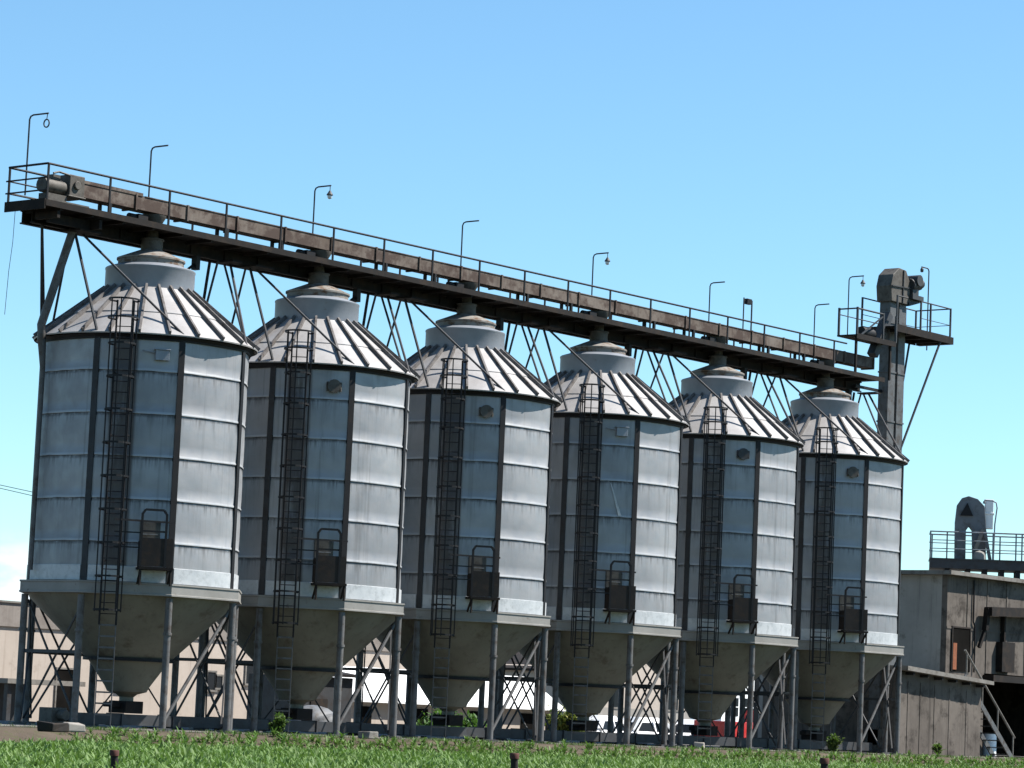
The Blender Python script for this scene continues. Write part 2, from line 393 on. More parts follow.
    m.bar(t*-.24+n*(w+.69)+Z*5.88, t*.26+n*(w+.69)+Z*5.88, .06); m.bar(t*-.32+n*(w+.69)+Z*5.76, t*-.24+n*(w+.69)+Z*5.88, .06); m.bar(t*.34+n*(w+.69)+Z*5.76, t*.26+n*(w+.69)+Z*5.88, .06); m.bar(t*-.32+n*(w+.69)+Z*5.3, t*.34+n*(w+.69)+Z*5.3, .05)
    m.bar(t*-1.05+n*(w+.62)+Z*5.58, t*.62+n*(w+.35)+Z*5.58, .05)
    for z in (4.85, 5.25): m.bar(t*-1.05+n*(w+.62)+Z*z, t*-.32+n*(w+.69)+Z*z, .035)
    m.build('railing', 'dark', pf)
    m = MB(); m.obox(O, t, n, Z, -.28, .28, w-.05, w+.03, 4.9, 5.62); hd = m.build('hatch', 'machine', root, bevel=.02)
    m = MB(); m.bar(t*-.2+n*(w+.06)+Z*5.25, t*.2+n*(w+.06)+Z*5.25, .03); m.build('handle', 'rung', hd)
    return root
proto = make_silo()
labels = ['largest grain silo, below the conveyor drive motor at the left end of the row',
          'grain silo standing second from the left, directly beside the one under the drive motor',
          'grain silo third from the left, the white barn roof seen under its hopper',
          'grain silo fourth from the left, with a small square box under its eave',
          'grain silo second from the concrete shed, with the dark red truck seen under its hopper',
          'grain silo beneath the elevator platform, right beside the brown concrete shed']
silos = []
for i in range(6):
    s = proto if i == 0 else copy_tree(proto)
    s.location = (i*S, 0, 0); tag(s, labels[i], 'silo', 'steel grain silos in a row'); silos.append(s)
# inspection fittings near the eaves: square box or round port, one per silo
for i, s in enumerate(silos):
    a = -35.5; n = cyl(a, 1, 0); t = Vector((math.cos(R(a)), math.sin(R(a)), 0)); Z = Vector((0,0,1)); w = wall_r(a); O = Vector((0,0,0)); m = MB()
    if i in (0, 3):
        m.obox(O, t, n, Z, -.19, .19, w-.05, w+.12, 10.0, 10.28); m.obox(O, t, n, Z, -.22, .22, w-.05, w+.15, 10.28, 10.31); m.tube([t*-.19+n*(w+.05)+Z*10.2, t*-.55+n*(w+.05)+Z*10.25], .018, 6)
        m.build('inspection_box', 'collar', s, bevel=.01)
    else:
        c = n*w+Z*10.08
        m.tube([c-n*.05, c+n*.07], .17, 18); m.tube([c+n*.07, c+n*.1], .2, 18)
        for q in (-1, 1): m.bar(c+t*(.2*q)+n*.06+Z*.12, c+t*(.2*q)+n*.06-Z*.15, .04)
        m.build('inspection_port', 'slate' if i == 4 else 'machine', s, smooth=40)
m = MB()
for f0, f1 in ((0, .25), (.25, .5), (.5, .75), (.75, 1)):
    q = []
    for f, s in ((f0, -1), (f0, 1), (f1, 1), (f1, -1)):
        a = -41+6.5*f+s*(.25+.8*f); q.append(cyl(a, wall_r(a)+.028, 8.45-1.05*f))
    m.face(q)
m.build('sun_streak', 'skirt', silos[3])  # pale strip on the wall, painting the streak of grazing sun
# ------------------------------------------------------------------ conveyor gallery
gal = thing('conveyor_gallery', 'long rusty conveyor bridge with railings running over the tops of all six silos', 'conveyor', (0,0,0))
X0, X1, ZD = -4.78, 37.9, 14.02
YN, YF = -.75, .82
m = MB(); m.box(X0, X1, YN, YF, ZD-.035, ZD+.035)
x = X0+.6
while x < X1: m.box(x-.04, x+.04, YN+.02, YF-.02, ZD-.14, ZD-.036); x += 1.17
m.build('deck', 'darkdeck', gal)
for y in (.32, .72):
    m = MB(); m.box(X0+.5, X1, y-.08, y+.08, 13.94, 13.98); m.box(X0+.5, X1, y-.012, y+.012, 13.64, 13.94); m.box(X0+.5, X1, y-.08, y+.08, 13.6, 13.64)
    x = X0+1
    while x < X1: m.box(x-.015, x+.015, y-.07, y+.07, 13.641, 13.939); x += 1.4
    m.build('main_beam', 'darkdeck', gal)
m = MB(); m.box(X0-.01, X1, YN-.035, YN-.002, ZD-.09, ZD+.08); m.build('edge_channel', 'darkdeck', gal)
m = MB(); m.box(X0-.05, X0-.012, YN-.02, YF+.02, ZD-.18, ZD+.1); m.box(X0+.5, X0+.6, YN+.05, .2, 13.68, ZD-.15);  m.box(X0+.6, -2.6, -.25, -.15, 13.6, ZD-.15); m.box(-2.65, -2.55, YN+.12, .2, 13.62, ZD-.15)
m.build('end_frame', 'darkdeck', gal)
# railings
def rail_side(y, xa, xb, posts, zt=15.08):
    m = MB(); m.tube([(xa, y, zt), (xb, y, zt)], .032, 8); 
    if y > 0: m.tube([(xa, y, ZD+.36), (xb, y, ZD+.36)], .02, 6)
    h = m.build('handrail', 'dark', gal, smooth=40)
    for x in posts:
        m = MB(); m.box(x-.028, x+.028, y-.02, y+.02, ZD+.04, zt); m.build('railing_post', 'dark', h)
rail_side(YN-.01, X0, 35.2, [X0+.03]+[-2.45+2.3*i for i in range(17)])
rail_side(YF-.03, X0, 36.6, [X0+.03]+[-3.2+1.85*i for i in range(22)])
m = MB()
m.tube([(X0, YN-.01, 15.08), (X0, YF-.03, 15.08)], .032, 8)
for z in (14.36, 14.7):
    m.tube([(X0, YN-.05, z), (X0, YF+.05, z)], .024, 8); m.tube([(X0, YF-.03, z), (X0+1.9, YF-.03, z)], .022, 8)
m.build('end_rail', 'dark', gal, smooth=40)
# trough
m = MB(); xa = -3.0
m.box(xa, X1, -.24, .24, 14.48, 14.86); x = xa; k = 0
while x < X1+.01:
    m.box(x-.03, x+.03, -.285, .285, 14.44, 14.90); x += 2.045; k += 1
m.box(xa+.05, -.7, -.26, .26, 14.86, 14.95); m.box(-.6, X1-.1, -.26, .26, 14.861, 14.885)
tr = m.build('trough', 'trough', gal)
x = -1.9; k = 0
while x < X1-.5:
    if abs(((x+S/2) % S)-S/2) > .75:
        m = MB()
        for y in (-.2, .2): m.box(x-.045, x+.045, y-.04, y+.04, ZD+.036, 14.479)
        m.box(x-.03, x+.03, -.16, .16, ZD+.04, ZD+.1); m.build('trough_stand', 'dark', gal)
    x += 2.34; k += 1
# drive at the left end
m = MB(); m.box(-3.55, -3.0, -.33, .33, 14.42, 15.02); m.box(-3.6, -2.95, -.36, .36, 14.4, 14.44); m.tube([(-3.3, -.33, 14.74), (-3.3, -.40, 14.74)], .12, 14)
m.build('drive_head', 'machine', gal, bevel=.03)
m = MB(); m.tube([(-4.25, -.1, 14.62), (-3.62, -.1, 14.62)], .2, 14); m.tube([(-4.38, -.1, 14.62), (-4.25, -.1, 14.62)], .215, 14); m.box(-4.05, -3.8, -.2, .05, 14.8, 14.95); m.box(-4.3, -3.6, -.28, .08, 14.22, 14.4); m.tube([(-4.15, -.3, 14.95), (-3.95, -.3, 15.02), (-3.5, -.3, 14.98)], .03, 6)
m.build('drive_motor', 'machine', gal, smooth=40)
m = MB(); m.box(-4.45, -2.9, -.45, -.38, 14.14, 14.21); m.box(-4.4, -4.33, -.45, -.38, ZD+.036, 14.14); m.box(-3.0, -2.93, -.45, -.38, ZD+.036, 14.14)
m.build('motor_base', 'machine', gal)
# slide-gate actuators above every silo
for i in range(6):
    m = MB(); x = i*S
    m.box(x-.75, x-.36, -.17, .15, 14.2, 14.38); m.tube([(x-1.0, -.02, 14.28), (x-.75, -.02, 14.28)], .1, 12); m.box(x-.5, x-.38, -.27, .22, 14.14, 14.2)
    m.build('gate_actuator', 'dark', gal, bevel=.02)
# struts down to the eaves of the silos
def strut(p, q, r=.045, mat='strut'):
    m = MB(); m.tube([p, q], r, 8); m.build('strut', mat, gal, smooth=40)
def eave(i, k, z=10.74): return cyl(PHI+45*k, 3.08, z)+Vector((i*S,0,0))
for i in range(6):
    x = i*S
    na, nb, nc, nd = (Vector((x+q, .3, 13.6)) for q in (2.98, 3.49, -2.84, -2.45))
    strut(na, eave(i, 3), .035); strut(nb, eave(i, 1), .04); strut(nb+Vector((-.05,.2,0)), eave(i, 2), .035)
    strut(nc, eave(i, -3), .035); strut(nc+Vector((.05,-.1,0)), eave(i, -1), .04); strut(nd, eave(i, 0), .035)
    m = MB(); m.box(x+2.0, x+2.16, .2, .4, 13.2, 13.6); m.tube([(x+2.08, .3, 13.4), (x+1.6, .3, 13.05)], .04, 6); m.tube([(x+2.95, .6, 13.6), (x+2.95, .95, 11.2)], .045, 8); m.build('hanger', 'dark', gal)
    for dx in (3.2, -2.84, -2.45):
        m = MB(); m.box(x+dx-.2, x+dx+.2, -.3, .5, 13.55, 13.6); m.build('gusset', 'darkdeck', gal)
strut((-3.9, .32, 13.6), eave(0, -2), .035); strut((-3.85, .36, 13.6), eave(0, -2)+Vector((.35,.25,0)), .035)
m = MB(); m.tube([Vector((-2.85, .2, 13.62)), cyl(-106, 3.3, 10.95), cyl(-107, 3.22, 10.5), cyl(-108, 3.12, 9.7), cyl(-108, 3.12, 4.2)], [.12,.12,.12,.07,.06], 10); m.build('drop_pipe', 'pipe', gal, smooth=40)
# ------------------------------------------------------------------ lamp standards on the gallery
def lamp(px, base, top, arm, bulb, label, y=.8):
    b = atY(px, base, y); tp = atY(px+ (top-base)*-.0436, top, y); h = tp.z-b.z+.9
    z0 = b.z-.9
    t = thing('lamp_post', label, 'lamp', (b.x, y, z0), 'bent lamp standards along the conveyor', rz=R(-80)); arm *= .8
    e = .12
    m = MB(); m.tube([(0,0,0), (0,0,h-e), (e*.3,0,h-e*.3), (e,0,h), (arm,0,h+.02)], .024, 8); m.build('pole', 'slate', t, smooth=50)
    if bulb == 1:
        m = MB(); m.tube([(arm-.03,0,h+.02), (arm-.03,0,h-.14)], .012, 6); m.lathe([(.03,-.14), (.05,-.18), (.10,-.26), (.10,-.28), (.0,-.29)], 14, (arm-.03,0,h)); m.build('lamp_shade', 'slate', t)
        m = MB(); m.lathe([(.0,-.40), (.05,-.385), (.075,-.33), (.06,-.28)], 12, (arm-.03,0,h)); m.build('bulb', 'lens', t, smooth=60)
    elif bulb == 2:
        m = MB(); n = 20; c = Vector((arm-.05, 0, h-.26))
        m.tube([c+Vector((.09*math.sin(2*math.pi*k/n), 0, .11*math.cos(2*math.pi*k/n))) for k in range(n+1)], .02, 6); m.tube([(arm-.03,0,h+.02), (arm-.05,0,h-.15)], .012, 6); m.build('lamp_ring', 'slate', t)
    return t
lamp(27, 163, 115, .8, 2, 'bent lamp post with a hanging ring, above the railed left end of the conveyor')
lamp(149, 192, 147, .72, 0, 'bent lamp post with a bare arm above the largest silo')
lamp(313, 228, 187, .72, 1, 'bent lamp post with a hanging bulb above the second silo from the left')
lamp(461, 261, 222, .75, 0, 'bent lamp post with a bare arm above the third silo from the left')
lamp(592, 290, 254, .72, 1, 'bent lamp post with a drooping bulb above the fourth silo from the left')
lamp(709, 315, 283, .72, 0, 'bent lamp post with a bare arm just left of the two-post floodlight frame')
lamp(814, 337, 305, .72, 0, 'short bent lamp post just left of the raised landing by the elevator')
lamp(848, 315, 277, .75, 1, 'bent lamp post rising from the raised landing by the elevator, bulb hanging')
b = atY(743, 326, .8); t = thing('floodlight_frame', 'pair of thin posts carrying a small dark floodlight above the conveyor railing', 'floodlight', (b.x, .8, b.z-.9))
tz = atY(742, 297, .8).z-b.z+.9
m = MB(); m.tube([(0,0,0), (0,0,tz)], .025, 8); m.tube([(.52,0,0), (.52,0,tz-.05)], .03, 8); m.build('post', 'slate', t)
m = MB(); m.box(.12, .42, -.08, .08, tz-.22, tz-.02); m.bar((0,0,tz-.1), (.52,0,tz-.1), .025); m.build('lamp_housing', 'dark', t, bevel=.02)
# loose cord hanging at the left end
m = MB(); m.tube([(X0+.05, .5, 14.0), (X0+.03, .5, 13.0), (X0-.05, .5, 12.2), (X0-.10, .5, 11.0)], .008, 5); tag(m.build('hanging_cord', 'cable'), 'thin loose cord dangling below the railed left end of the conveyor', 'cord')

# ------------------------------------------------------------------ bucket elevator
el = thing('bucket_elevator', 'tall twin-duct bucket elevator with boxy head and railed platform at the conveyor end', 'elevator', (39.6, 0, 0))
for x in (-.55, .1):
    m = MB(); m.box(x, x+.48, -.22, .22, .3, 17.3); z = 1.2
    while z < 17: m.box(x-.03, x+.51, -.25, .25, z-.03, z+.03); z += 1.9
    m.build('duct', 'pipe', el)
m = MB()
for z in np.arange(2, 16.8, .95): m.box(-.10, .13, -.02, .02, z-.025, z+.025)
m.box(-.55, .6, -.35, .35, .0, .9); m.build('boot', 'machine', el, bevel=.02)
X, Y, Zv = Vector((1,0,0)), Vector((0,1,0)), Vector((0,0,1))
m = MB(); m.prism([(-.66,17.2), (.5,17.2), (.66,17.5), (.66,18.05), (.34,18.52), (-.18,18.56), (-.6,18.25), (-.74,17.8)], (0,-.34,0), X, Zv, Y*.68)
hd = m.build('head', 'machine', el, bevel=.03)
m = MB(); m.bar((-.7,-.36,17.8), (.66,-.36,17.86), .05, .04); m.bar((.1,-.36,17.22), (.12,-.36,18.5), .05, .04); m.build('flange', 'slate', hd)
m = MB(); m.tube([(.66,-.3,18.0), (1.3,-.3,18.12)], .25, 12); m.tube([(1.3,-.3,18.12), (1.5,-.3,18.16)], .18, 12); m.box(.6, 1.4, -.5, .05, 17.45, 17.62); m.bar((.6,-.25,17.3), (1.5,-.25,17.55), .16, .26); m.tube([(.95,-.6,18.2), (.95,.1,18.2)], .22, 12); m.box(.67, 1.1, -.45, -.1, 17.6, 18.0); m.build('drive_motor', 'slate', el, smooth=40)
m = MB(); m.bar((-.55,-.1,16.7), (-1.55,-.1,15.0), .3, .34, upv=(0,1,0)); m.build('discharge_chute', 'slate', el)
zp = 16.2
m = MB(); m.box(-.95, 2.98, -.75, -.24, zp-.05, zp); m.box(-.95, 2.98, .24, .8, zp-.05, zp); m.box(.52, 2.98, -.24, .24, zp-.05, zp); m.box(-.95, -.5, -.24, .24, zp-.05, zp)
for y in (-.77, .8): m.box(-.97, 3.0, y-.02, y+.02, zp-.22, zp+.06)
m.box(3.31, 3.02, -.75, .78, zp-.22, zp+.06)
for x in (-.5, .6, 1.7, 2.8): m.box(x-.04, x+.04, -.745, .775, zp-.17, zp-.051)
pf = m.build('platform', 'darkdeck', el)
m = MB()
for y in (-.77, .8):
    for z in (zp+.5, zp+1.15): m.tube([(-.95 if y > 0 else .75, y, z), (3.0, y, z)], .028 if z > zp+1 else .014, 8)
for z in (zp+.5, zp+1.15): m.tube([(3.0,-.77,z), (3.0,.8,z)], .026 if z > zp+1 else .014, 8)
m.tube([(-.95,-.77,zp+1.15), (-.2,-.77,zp+1.15)], .03, 8)
rl = m.build('handrail', 'slate', pf, smooth=40)
for x, y in ((.78,-.77), (1.5,-.77), (3.0,-.77), (3.0,.8), (2.2,.8), (.4,.8), (-.95,.8), (-.95,-.77)):
    m = MB(); m.box(x-.03, x+.03, y-.03, y+.03, zp+.06, zp+1.17); m.build('railing_post', 'slate', rl)
for y in (-.7, .7):
    m = MB(); m.tube([(2.4,y,zp-.2), (.5,y*.28,11.6)], .045, 8); m.build('brace', 'slate', el)
m = MB(); m.bar((-2.4,.1,13.75), (-.45,.1,13.75), .1); m.build('tie_bar', 'dark', el)
# raised landing between the conveyor and the elevator
m = MB(); m.box(-3.75, -.98, -.75, .1, 15.46, 15.52); m.box(-3.75, -.98, -.79, -.752, 15.36, 15.56)
for x in (-3.6, -1.2): m.box(x-.04, x+.04, -.7, -.62, 14.06, 15.459)
ld = m.build('landing', 'darkdeck', el)
m = MB(); m.tube([(-3.72,-.76,16.5), (-1.9,-.76,16.5)], .035, 8); m.tube([(-3.72,.05,16.3), (-.98,.05,16.3)], .02, 8); m.tube([(-3.72,-.76,16.5), (-3.72,.05,16.5)], .03, 8); m.bar((-3.4,-.76,15.55), (-1.95,-.76,16.4), .05)
lr = m.build('handrail', 'slate', ld, smooth=40)
for x, y in ((-3.72,-.76), (-3.72,.05), (-1.9,-.76), (-.98,-.76)):
    m = MB(); m.box(x-.035, x+.035, y-.035, y+.035, 15.52, 16.55); m.build('railing_post', 'slate', lr)
m = MB(); m.tube([(-2.9,-.4,15.72), (-2.1,-.4,15.72)], .22, 12); m.box(-3.1, -1.9, -.6, -.15, 15.525, 15.6); m.build('gear_motor', 'dark', el, smooth=40)
lampx = atY(929, 300, .8)
t = thing('lamp_post', 'bent lamp post at the right corner of the elevator platform, arm turned left', 'lamp', (lampx.x, .84, zp-.3), 'bent lamp standards along the conveyor')
h = atY(927, 268, .8).z-(zp-.3)
m = MB(); m.tube([(0,0,0), (0,0,h-.1), (-.04,0,h-.03), (-.12,0,h), (-.55,0,h+.0)], .026, 8); m.build('pole', 'slate', t, smooth=50)
m = MB(); m.lathe([(.0,-.22), (.06,-.2), (.07,-.1), (.03,-.02)], 12, (-.53,0,h)); m.build('lamp_shade', 'slate', t)

# ------------------------------------------------------------------ discharge conveyor under the hoppers
dc = thing('discharge_conveyor', 'low dark trough conveyor running under all the silo hoppers near the ground', 'conveyor', (0,0,0))
m = MB(); m.box(-2.4, 38.6, -.28, .28, .07, .37); x = -2.4
while x < 38.7: m.box(x-.035, x+.035, -.32, .32, .05, .395); x += 2.0
m.build('trough', 'slate', dc)
x = -1.9
while x < 38.5:
    m = MB()
    for y in (-.24, .24): m.box(x-.06, x+.06, y-.05, y+.05, -.02, .05)
    m.box(x-.05, x+.05, -.19, .19, .005, .045); m.build('stand', 'dark', dc); x += 2.9
m = MB(); m.box(-3.0, -2.45, -.26, .26, .05, .48); m.tube([(-2.7,-.5,.28), (-2.7,-.26,.28)], .15, 12); m.build('drive_motor', 'machine', dc, bevel=.02)

# ------------------------------------------------------------------ concrete shed with annex, stair and roof platform
sh = thing('concrete_shed', 'brown streaked concrete shed with flat roof, low annex and outside stair at the right edge', 'shed', (44.25, 0, 0))
m = MB(); L, D, H = 14, 9, 7.05
m.box(0, L, 0, .25, 3.3, H); m.box(0, 3.0, .0, .25, 0, 3.299); m.box(9, L, 0, .25, 0, 3.299); m.box(.0, L, D-.25, D, 0, H); m.box(L-.25, L, .251, D-.251, 0, H)
for k in range(1, 8): m.box(k*1.55-.03, k*1.55+.03, -.03, -.002, 3.35, H-.05)
m.box(0, L, -.025, -.003, 4.95, 5.02)
m.build('front_wall', 'concrete', sh)
m = MB(); m.box(-.005, .25, .251, D-.251, 0, H); m.build('side_wall', 'greywall', sh)
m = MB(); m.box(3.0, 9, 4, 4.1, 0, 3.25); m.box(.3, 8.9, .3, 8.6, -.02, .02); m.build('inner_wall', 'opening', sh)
m = MB(); m.box(-.35, L+.2, -.35, D+.2, H, H+.16); m.build('roof', 'slab', sh)
m = MB(); m.box(2.9, 9.2, -.5, -.002, 2.98, 3.24); m.build('ledge', 'darkdeck', sh)
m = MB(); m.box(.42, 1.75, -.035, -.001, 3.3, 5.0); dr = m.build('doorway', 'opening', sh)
m = MB(); m.box(.44, .72, -.07, -.036, 3.36, 4.4); m.build('door_curtain', 'orange', dr)
m = MB()
for x in (.36, 1.75): m.box(x, x+.06, -.06, -.002, 3.3, 5.06)
m.box(.42, 1.75, -.06, -.002, 5.0, 5.06); m.build('door_frame', 'brown', dr)
m = MB(); m.bar((2.6,-.36,5.75), (9.5,-.36,6.0), .34, .36); m.bar((2.62,-.3,5.9), (2.62,-.22,5.0), .2); m.bar((2.62,-.22,5.05), (2.2,-.2,4.3), .12); m.build('duct', 'darkdeck', sh)
# annex in front
an0 = 39.2-44.25; an1 = 45.25-44.25; ya = -1.05
def az(x): return 3.14-(x-an0)*.055
m = MB()
m.prism([(an0,0), (an1,0), (an1,az(an1)), (an0,az(an0))], (0,ya,0), X, Zv, Y*.2)
m.prism([(an0,0), (an0+.2,0), (an0+.2,az(an0+.2)), (an0,az(an0))], (0,ya+.2,0), X, Zv, Y*6)
for x in (an0+.55, an0+1.45, an0+2.5, an0+3.6, an0+4.9): m.prism([(x,.05), (x+.07,.05), (x+.07,az(x)-.35), (x,az(x)-.35)], (0,ya-.02,0), X, Zv, Y*.018)
an = m.build('annex_wall', 'concrete', sh)
m = MB(); m.prism([(an0-.15,az(an0)+.0), (an1+.25,az(an1)+.0), (an1+.25,az(an1)+.14), (an0-.15,az(an0)+.17)], (0,ya-.42,0), X, Zv, Y*1.46); m.build('annex_roof', 'slab', an)
for i in range(6):
    x = an0+.4+i*1.05; m = MB(); m.box(x-.05, x+.05, ya-.36, ya-.002, az(x)-.14, az(x)-.03); m.build('rafter_end', 'brown', an)
m = MB(); m.box(3.9, 4.9, -.3, -.002, 3.4, 4.6); m.box(4.2, 4.3, -.2, -.002, 4.6, 5.9); m.build('cabinet', 'darkdeck', sh)
m = MB(); m.tube([(1.95, -.06, H-.1), (1.95, -.06, 5.3), (2.1, -.06, 5.1), (2.1, -.06, 3.3)], .035, 8); m.build('cable_conduit', 'dark', sh)
dq = atY(990, 716, 1.2)
m = MB(); m.lathe([(.0,0), (.29,0), (.29,.3), (.305,.31), (.29,.33), (.29,.6), (.305,.61), (.29,.63), (.29,.88), (.0,.88)], 20)
tag(m.build('drum', 'white', smooth=40, loc=(dq.x, 1.2, .02)), 'white drum standing in the dark opening behind the shed stair', 'drum')
# stair
p0, p1 = atY(965, 650, -.95), atY(1014.5, 738, -.95); p0.x -= 44.25; p1.x -= 44.25
q0, q1 = p0-Vector((0,0,1.0)), p1-Vector((0,0,.95))
for y in (-.95, -.15):
    m = MB(); m.bar((q0.x,y,q0.z), (q1.x,y,q1.z), .05, .22); m.build('stair_stringer', 'pipe', sh)
m = MB()
for k in range(1, 12):
    f = k/12; x = q0.x+(q1.x-q0.x)*f; z = q0.z+(q1.z-q0.z)*f; m.box(x-.14, x+.14, -.92, -.18, z-.02, z+.02)
m.build('stair_tread', 'pipe', sh)
m = MB(); m.tube([p0, p1], .045, 8)
for f in (.04, .35, .66, .97):
    a = p0.lerp(p1, f); m.tube([a, a-Vector((0,0,.95))], .035, 8)
m.build('stair_handrail', 'slab', sh, smooth=40)
# roof platform with its own elevator head
rb = atY(930, 560, 5.2); RA = R(-58)
rp = thing('roof_platform', 'dark railed steel platform on the flat roof of the concrete shed', 'platform', (rb.x, 5.2, H+.16), rz=RA)
ux = Vector((math.cos(RA), math.sin(RA), 0)); uy = Vector((-math.sin(RA), math.cos(RA), 0)); RO = Vector((rb.x, 5.2, H+.16))
def onrp(px, py, off):       # pixel -> platform coordinates on the vertical plane 'off' metres behind its front edge
    d = ray(px, py); o = RO+uy*off; q = CAM+d*((o-CAM).dot(uy)/d.dot(uy)); l = q-RO
    return l.dot(ux), l.z
pz1 = onrp(930, 557.5, 0)[1]; pz0 = pz1-.42; LP = 5.6
m = MB(); m.box(0, LP, 0, 2.1, pz0, pz1-.06); m.box(-.03, LP, -.03, 2.13, pz1-.06, pz1); m.build('deck', 'slate', rp)
for px in (947, 968, 985, 1002, 1018):
    x = onrp(px, 575, 0)[0]
    m = MB(); m.box(x-.1, x+.1, .12, .32, 0, pz0); m.build('stub_leg', 'dark', rp)
    m = MB(); m.box(x-.1, x+.1, 1.7, 1.9, 0, pz0); m.build('stub_leg', 'dark', rp)
m = MB(); rt_ = onrp(930, 531, 0)[1]-pz1
for f in (.36, .68, 1.):
    z = pz1+rt_*f; r_ = .032 if f == 1 else .02
    m.tube([(0,.03,z), (LP,.03,z)], r_, 8); m.tube([(0,2.07,z), (LP,2.07,z)], r_, 8); m.tube([(0,.03,z), (0,2.07,z)], r_, 8)
hr = m.build('handrail', 'rail', rp, smooth=40)
for px, y in ((930, .03), (947, .03), (993, .03), (1016, .03), (1022, .03), (932, 2.07), (1000, 2.07)):
    x = max(0, onrp(px, 545, y)[0])
    m = MB(); m.box(x-.03, x+.03, y-.03, y+.03, pz1, pz1+rt_); m.build('railing_post', 'rail', hr)
E0 = RO+ux*onrp(970, 557, 1.0)[0]+uy*1.0; E0.z = RO.z+pz1
eh = thing('elevator_head', 'slate grey inverted U elevator head standing on the shed roof platform', 'elevator', E0, rz=RA)
def ph(px, py, off=.65):
    a, z = onrp(px, py, off); return a-(E0-RO).dot(ux), z-pz1
poly = [ph(*q) for q in ((954.5,558), (955,522), (957,505), (962,498), (969,496), (978,499), (984.5,506), (986,524), (986,558))]
poly[0] = (poly[0][0], 0.); poly[-1] = (poly[-1][0], 0.)
inn = [ph(*q) for q in ((972.5,558), (972,530), (969,526), (966,530), (965.5,558))]; inn[0] = (inn[0][0], 0.); inn[-1] = (inn[-1][0], 0.)
m = MB(); m.prism(poly+inn, (0,-.35,0), X, Zv, Y*.7); m.build('head', 'stackgrey', eh, bevel=.02)
x, z = ph(966, 511); m = MB(); m.prism([(x-.25,z-.2), (x+.3,z-.2), (x+.05,z+.35)], (0,-.45,0), X, Zv, Y*.098); m.build('inspection_cover', 'dark', eh)
x, z = ph(985, 503, 1.0); m = MB(); m.box(x, x+.36, -.2, .3, z-1.1, z+.15); m.box(x-.02, x+.40, -.23, .33, z-.5, z-.42); m.build('side_cover', 'white', eh, bevel=.02)
p, q = ph(983, 530), ph(975.5, 549); m = MB(); m.bar((p[0],-.5,p[1]), (q[0],-.5,q[1]), .16); m.build('chute', 'slab', eh)
p, q = ph(984, 528), ph(990, 556); m = MB(); m.bar((p[0],-.47,p[1]), (q[0],-.47,0), .14); m.build('leg', 'stackgrey', eh)
x, z = ph(979, 556); m = MB(); m.lathe([(.26,0), (.26,.18), (.2,.32), (.0,.4)], 16, (x,-.62,0)); m.build('cowl', 'ring', eh, smooth=40)
lx, lz = onrp(993.5, 556, .3); L0 = RO+ux*lx+uy*.3; L0.z = RO.z+pz1
t = thing('lamp_post', 'thin swan-neck lamp post on the shed roof platform beside the elevator head', 'lamp', L0, rz=RA)
h = onrp(996, 501, .3)[1]-pz1
m = MB(); m.tube([(0,0,0), (.02,0,h*.6), (.1,0,h-.3), (.06,0,h-.08), (-.1,0,h), (-.45,0,h+.02)], .03, 8); m.build('pole', 'rail', t, smooth=50)
m = MB(); m.lathe([(.0,-.14), (.08,-.12), (.06,-.03), (.03,0)], 12, (-.43,0,h)); m.build('lamp_shade', 'rail', t)

# ------------------------------------------------------------------ buildings beyond the silos
GZ = -.58
p = atY(-60, 610, 26); q = atY(418, 640, 26); tz = atY(0, 602, 26).z
b1 = thing('farm_building', 'long pale beige farm building with grey parapet band behind the left silos', 'building', (p.x, 26, GZ))
L = q.x-p.x; top = tz-GZ
m = MB(); m.box(0, L, 0, 9, 0, top-.9); m.build('wall', 'beige', b1)
m = MB(); m.box(-.08, L+.08, -.08, 9.08, top-.9, top); m.build('parapet', 'band', b1)
m = MB(); m.box(-.14, L+.14, -.14, 9.14, top, top+.07); m.build('coping', 'slab', b1)
def on1(px, py): 
    w = atY(px, py, 26); return w.x-p.x, w.z-GZ
x0, zc = on1(-50, 676); x1, _ = on1(28, 676)
m = MB(); m.box(x0, x1, -3.2, -.001, zc-.18, zc); m.build('canopy', 'slab', b1)
m = MB(); m.box(x0+.1, x1-.1, -.06, -.002, 0, zc-.18); m.build('canopy_shade', 'slate', b1)  # dark sheet painting the shade below the canopy
for xq in (x0+.2, x1-.4):
    m = MB(); m.box(xq, xq+.2, -3.0, -2.8, 0, zc-.18); m.build('canopy_post', 'slate', b1)
for (xa, xb, y0, y1, nm) in ((57, 75, 669, 722, 'door'), (207, 214, 672, 690, 'window'), (216, 221, 676, 688, 'window'), (246, 256, 664, 684, 'window'), (300, 318, 668, 690, 'window'), (118, 128, 668, 690, 'window')):
    a, zt = on1(xa, y0); c, zb = on1(xb, y1); zb = max(zb, 0)
    m = MB(); m.box(a, c, -.03, -.001, zb, zt); o = m.build(nm, 'opening' if nm == 'door' else 'glass', b1)
    m = MB(); m.box(a-.07, c+.07, -.06, -.001, zt, zt+.07)
    if nm == 'window': m.box(a-.1, c+.1, -.1, -.001, zb-.08, zb)
    m.box(a-.07, a, -.06, -.001, zb, zt); m.box(c, c+.07, -.06, -.001, zb, zt); m.build('frame', 'slab', o)
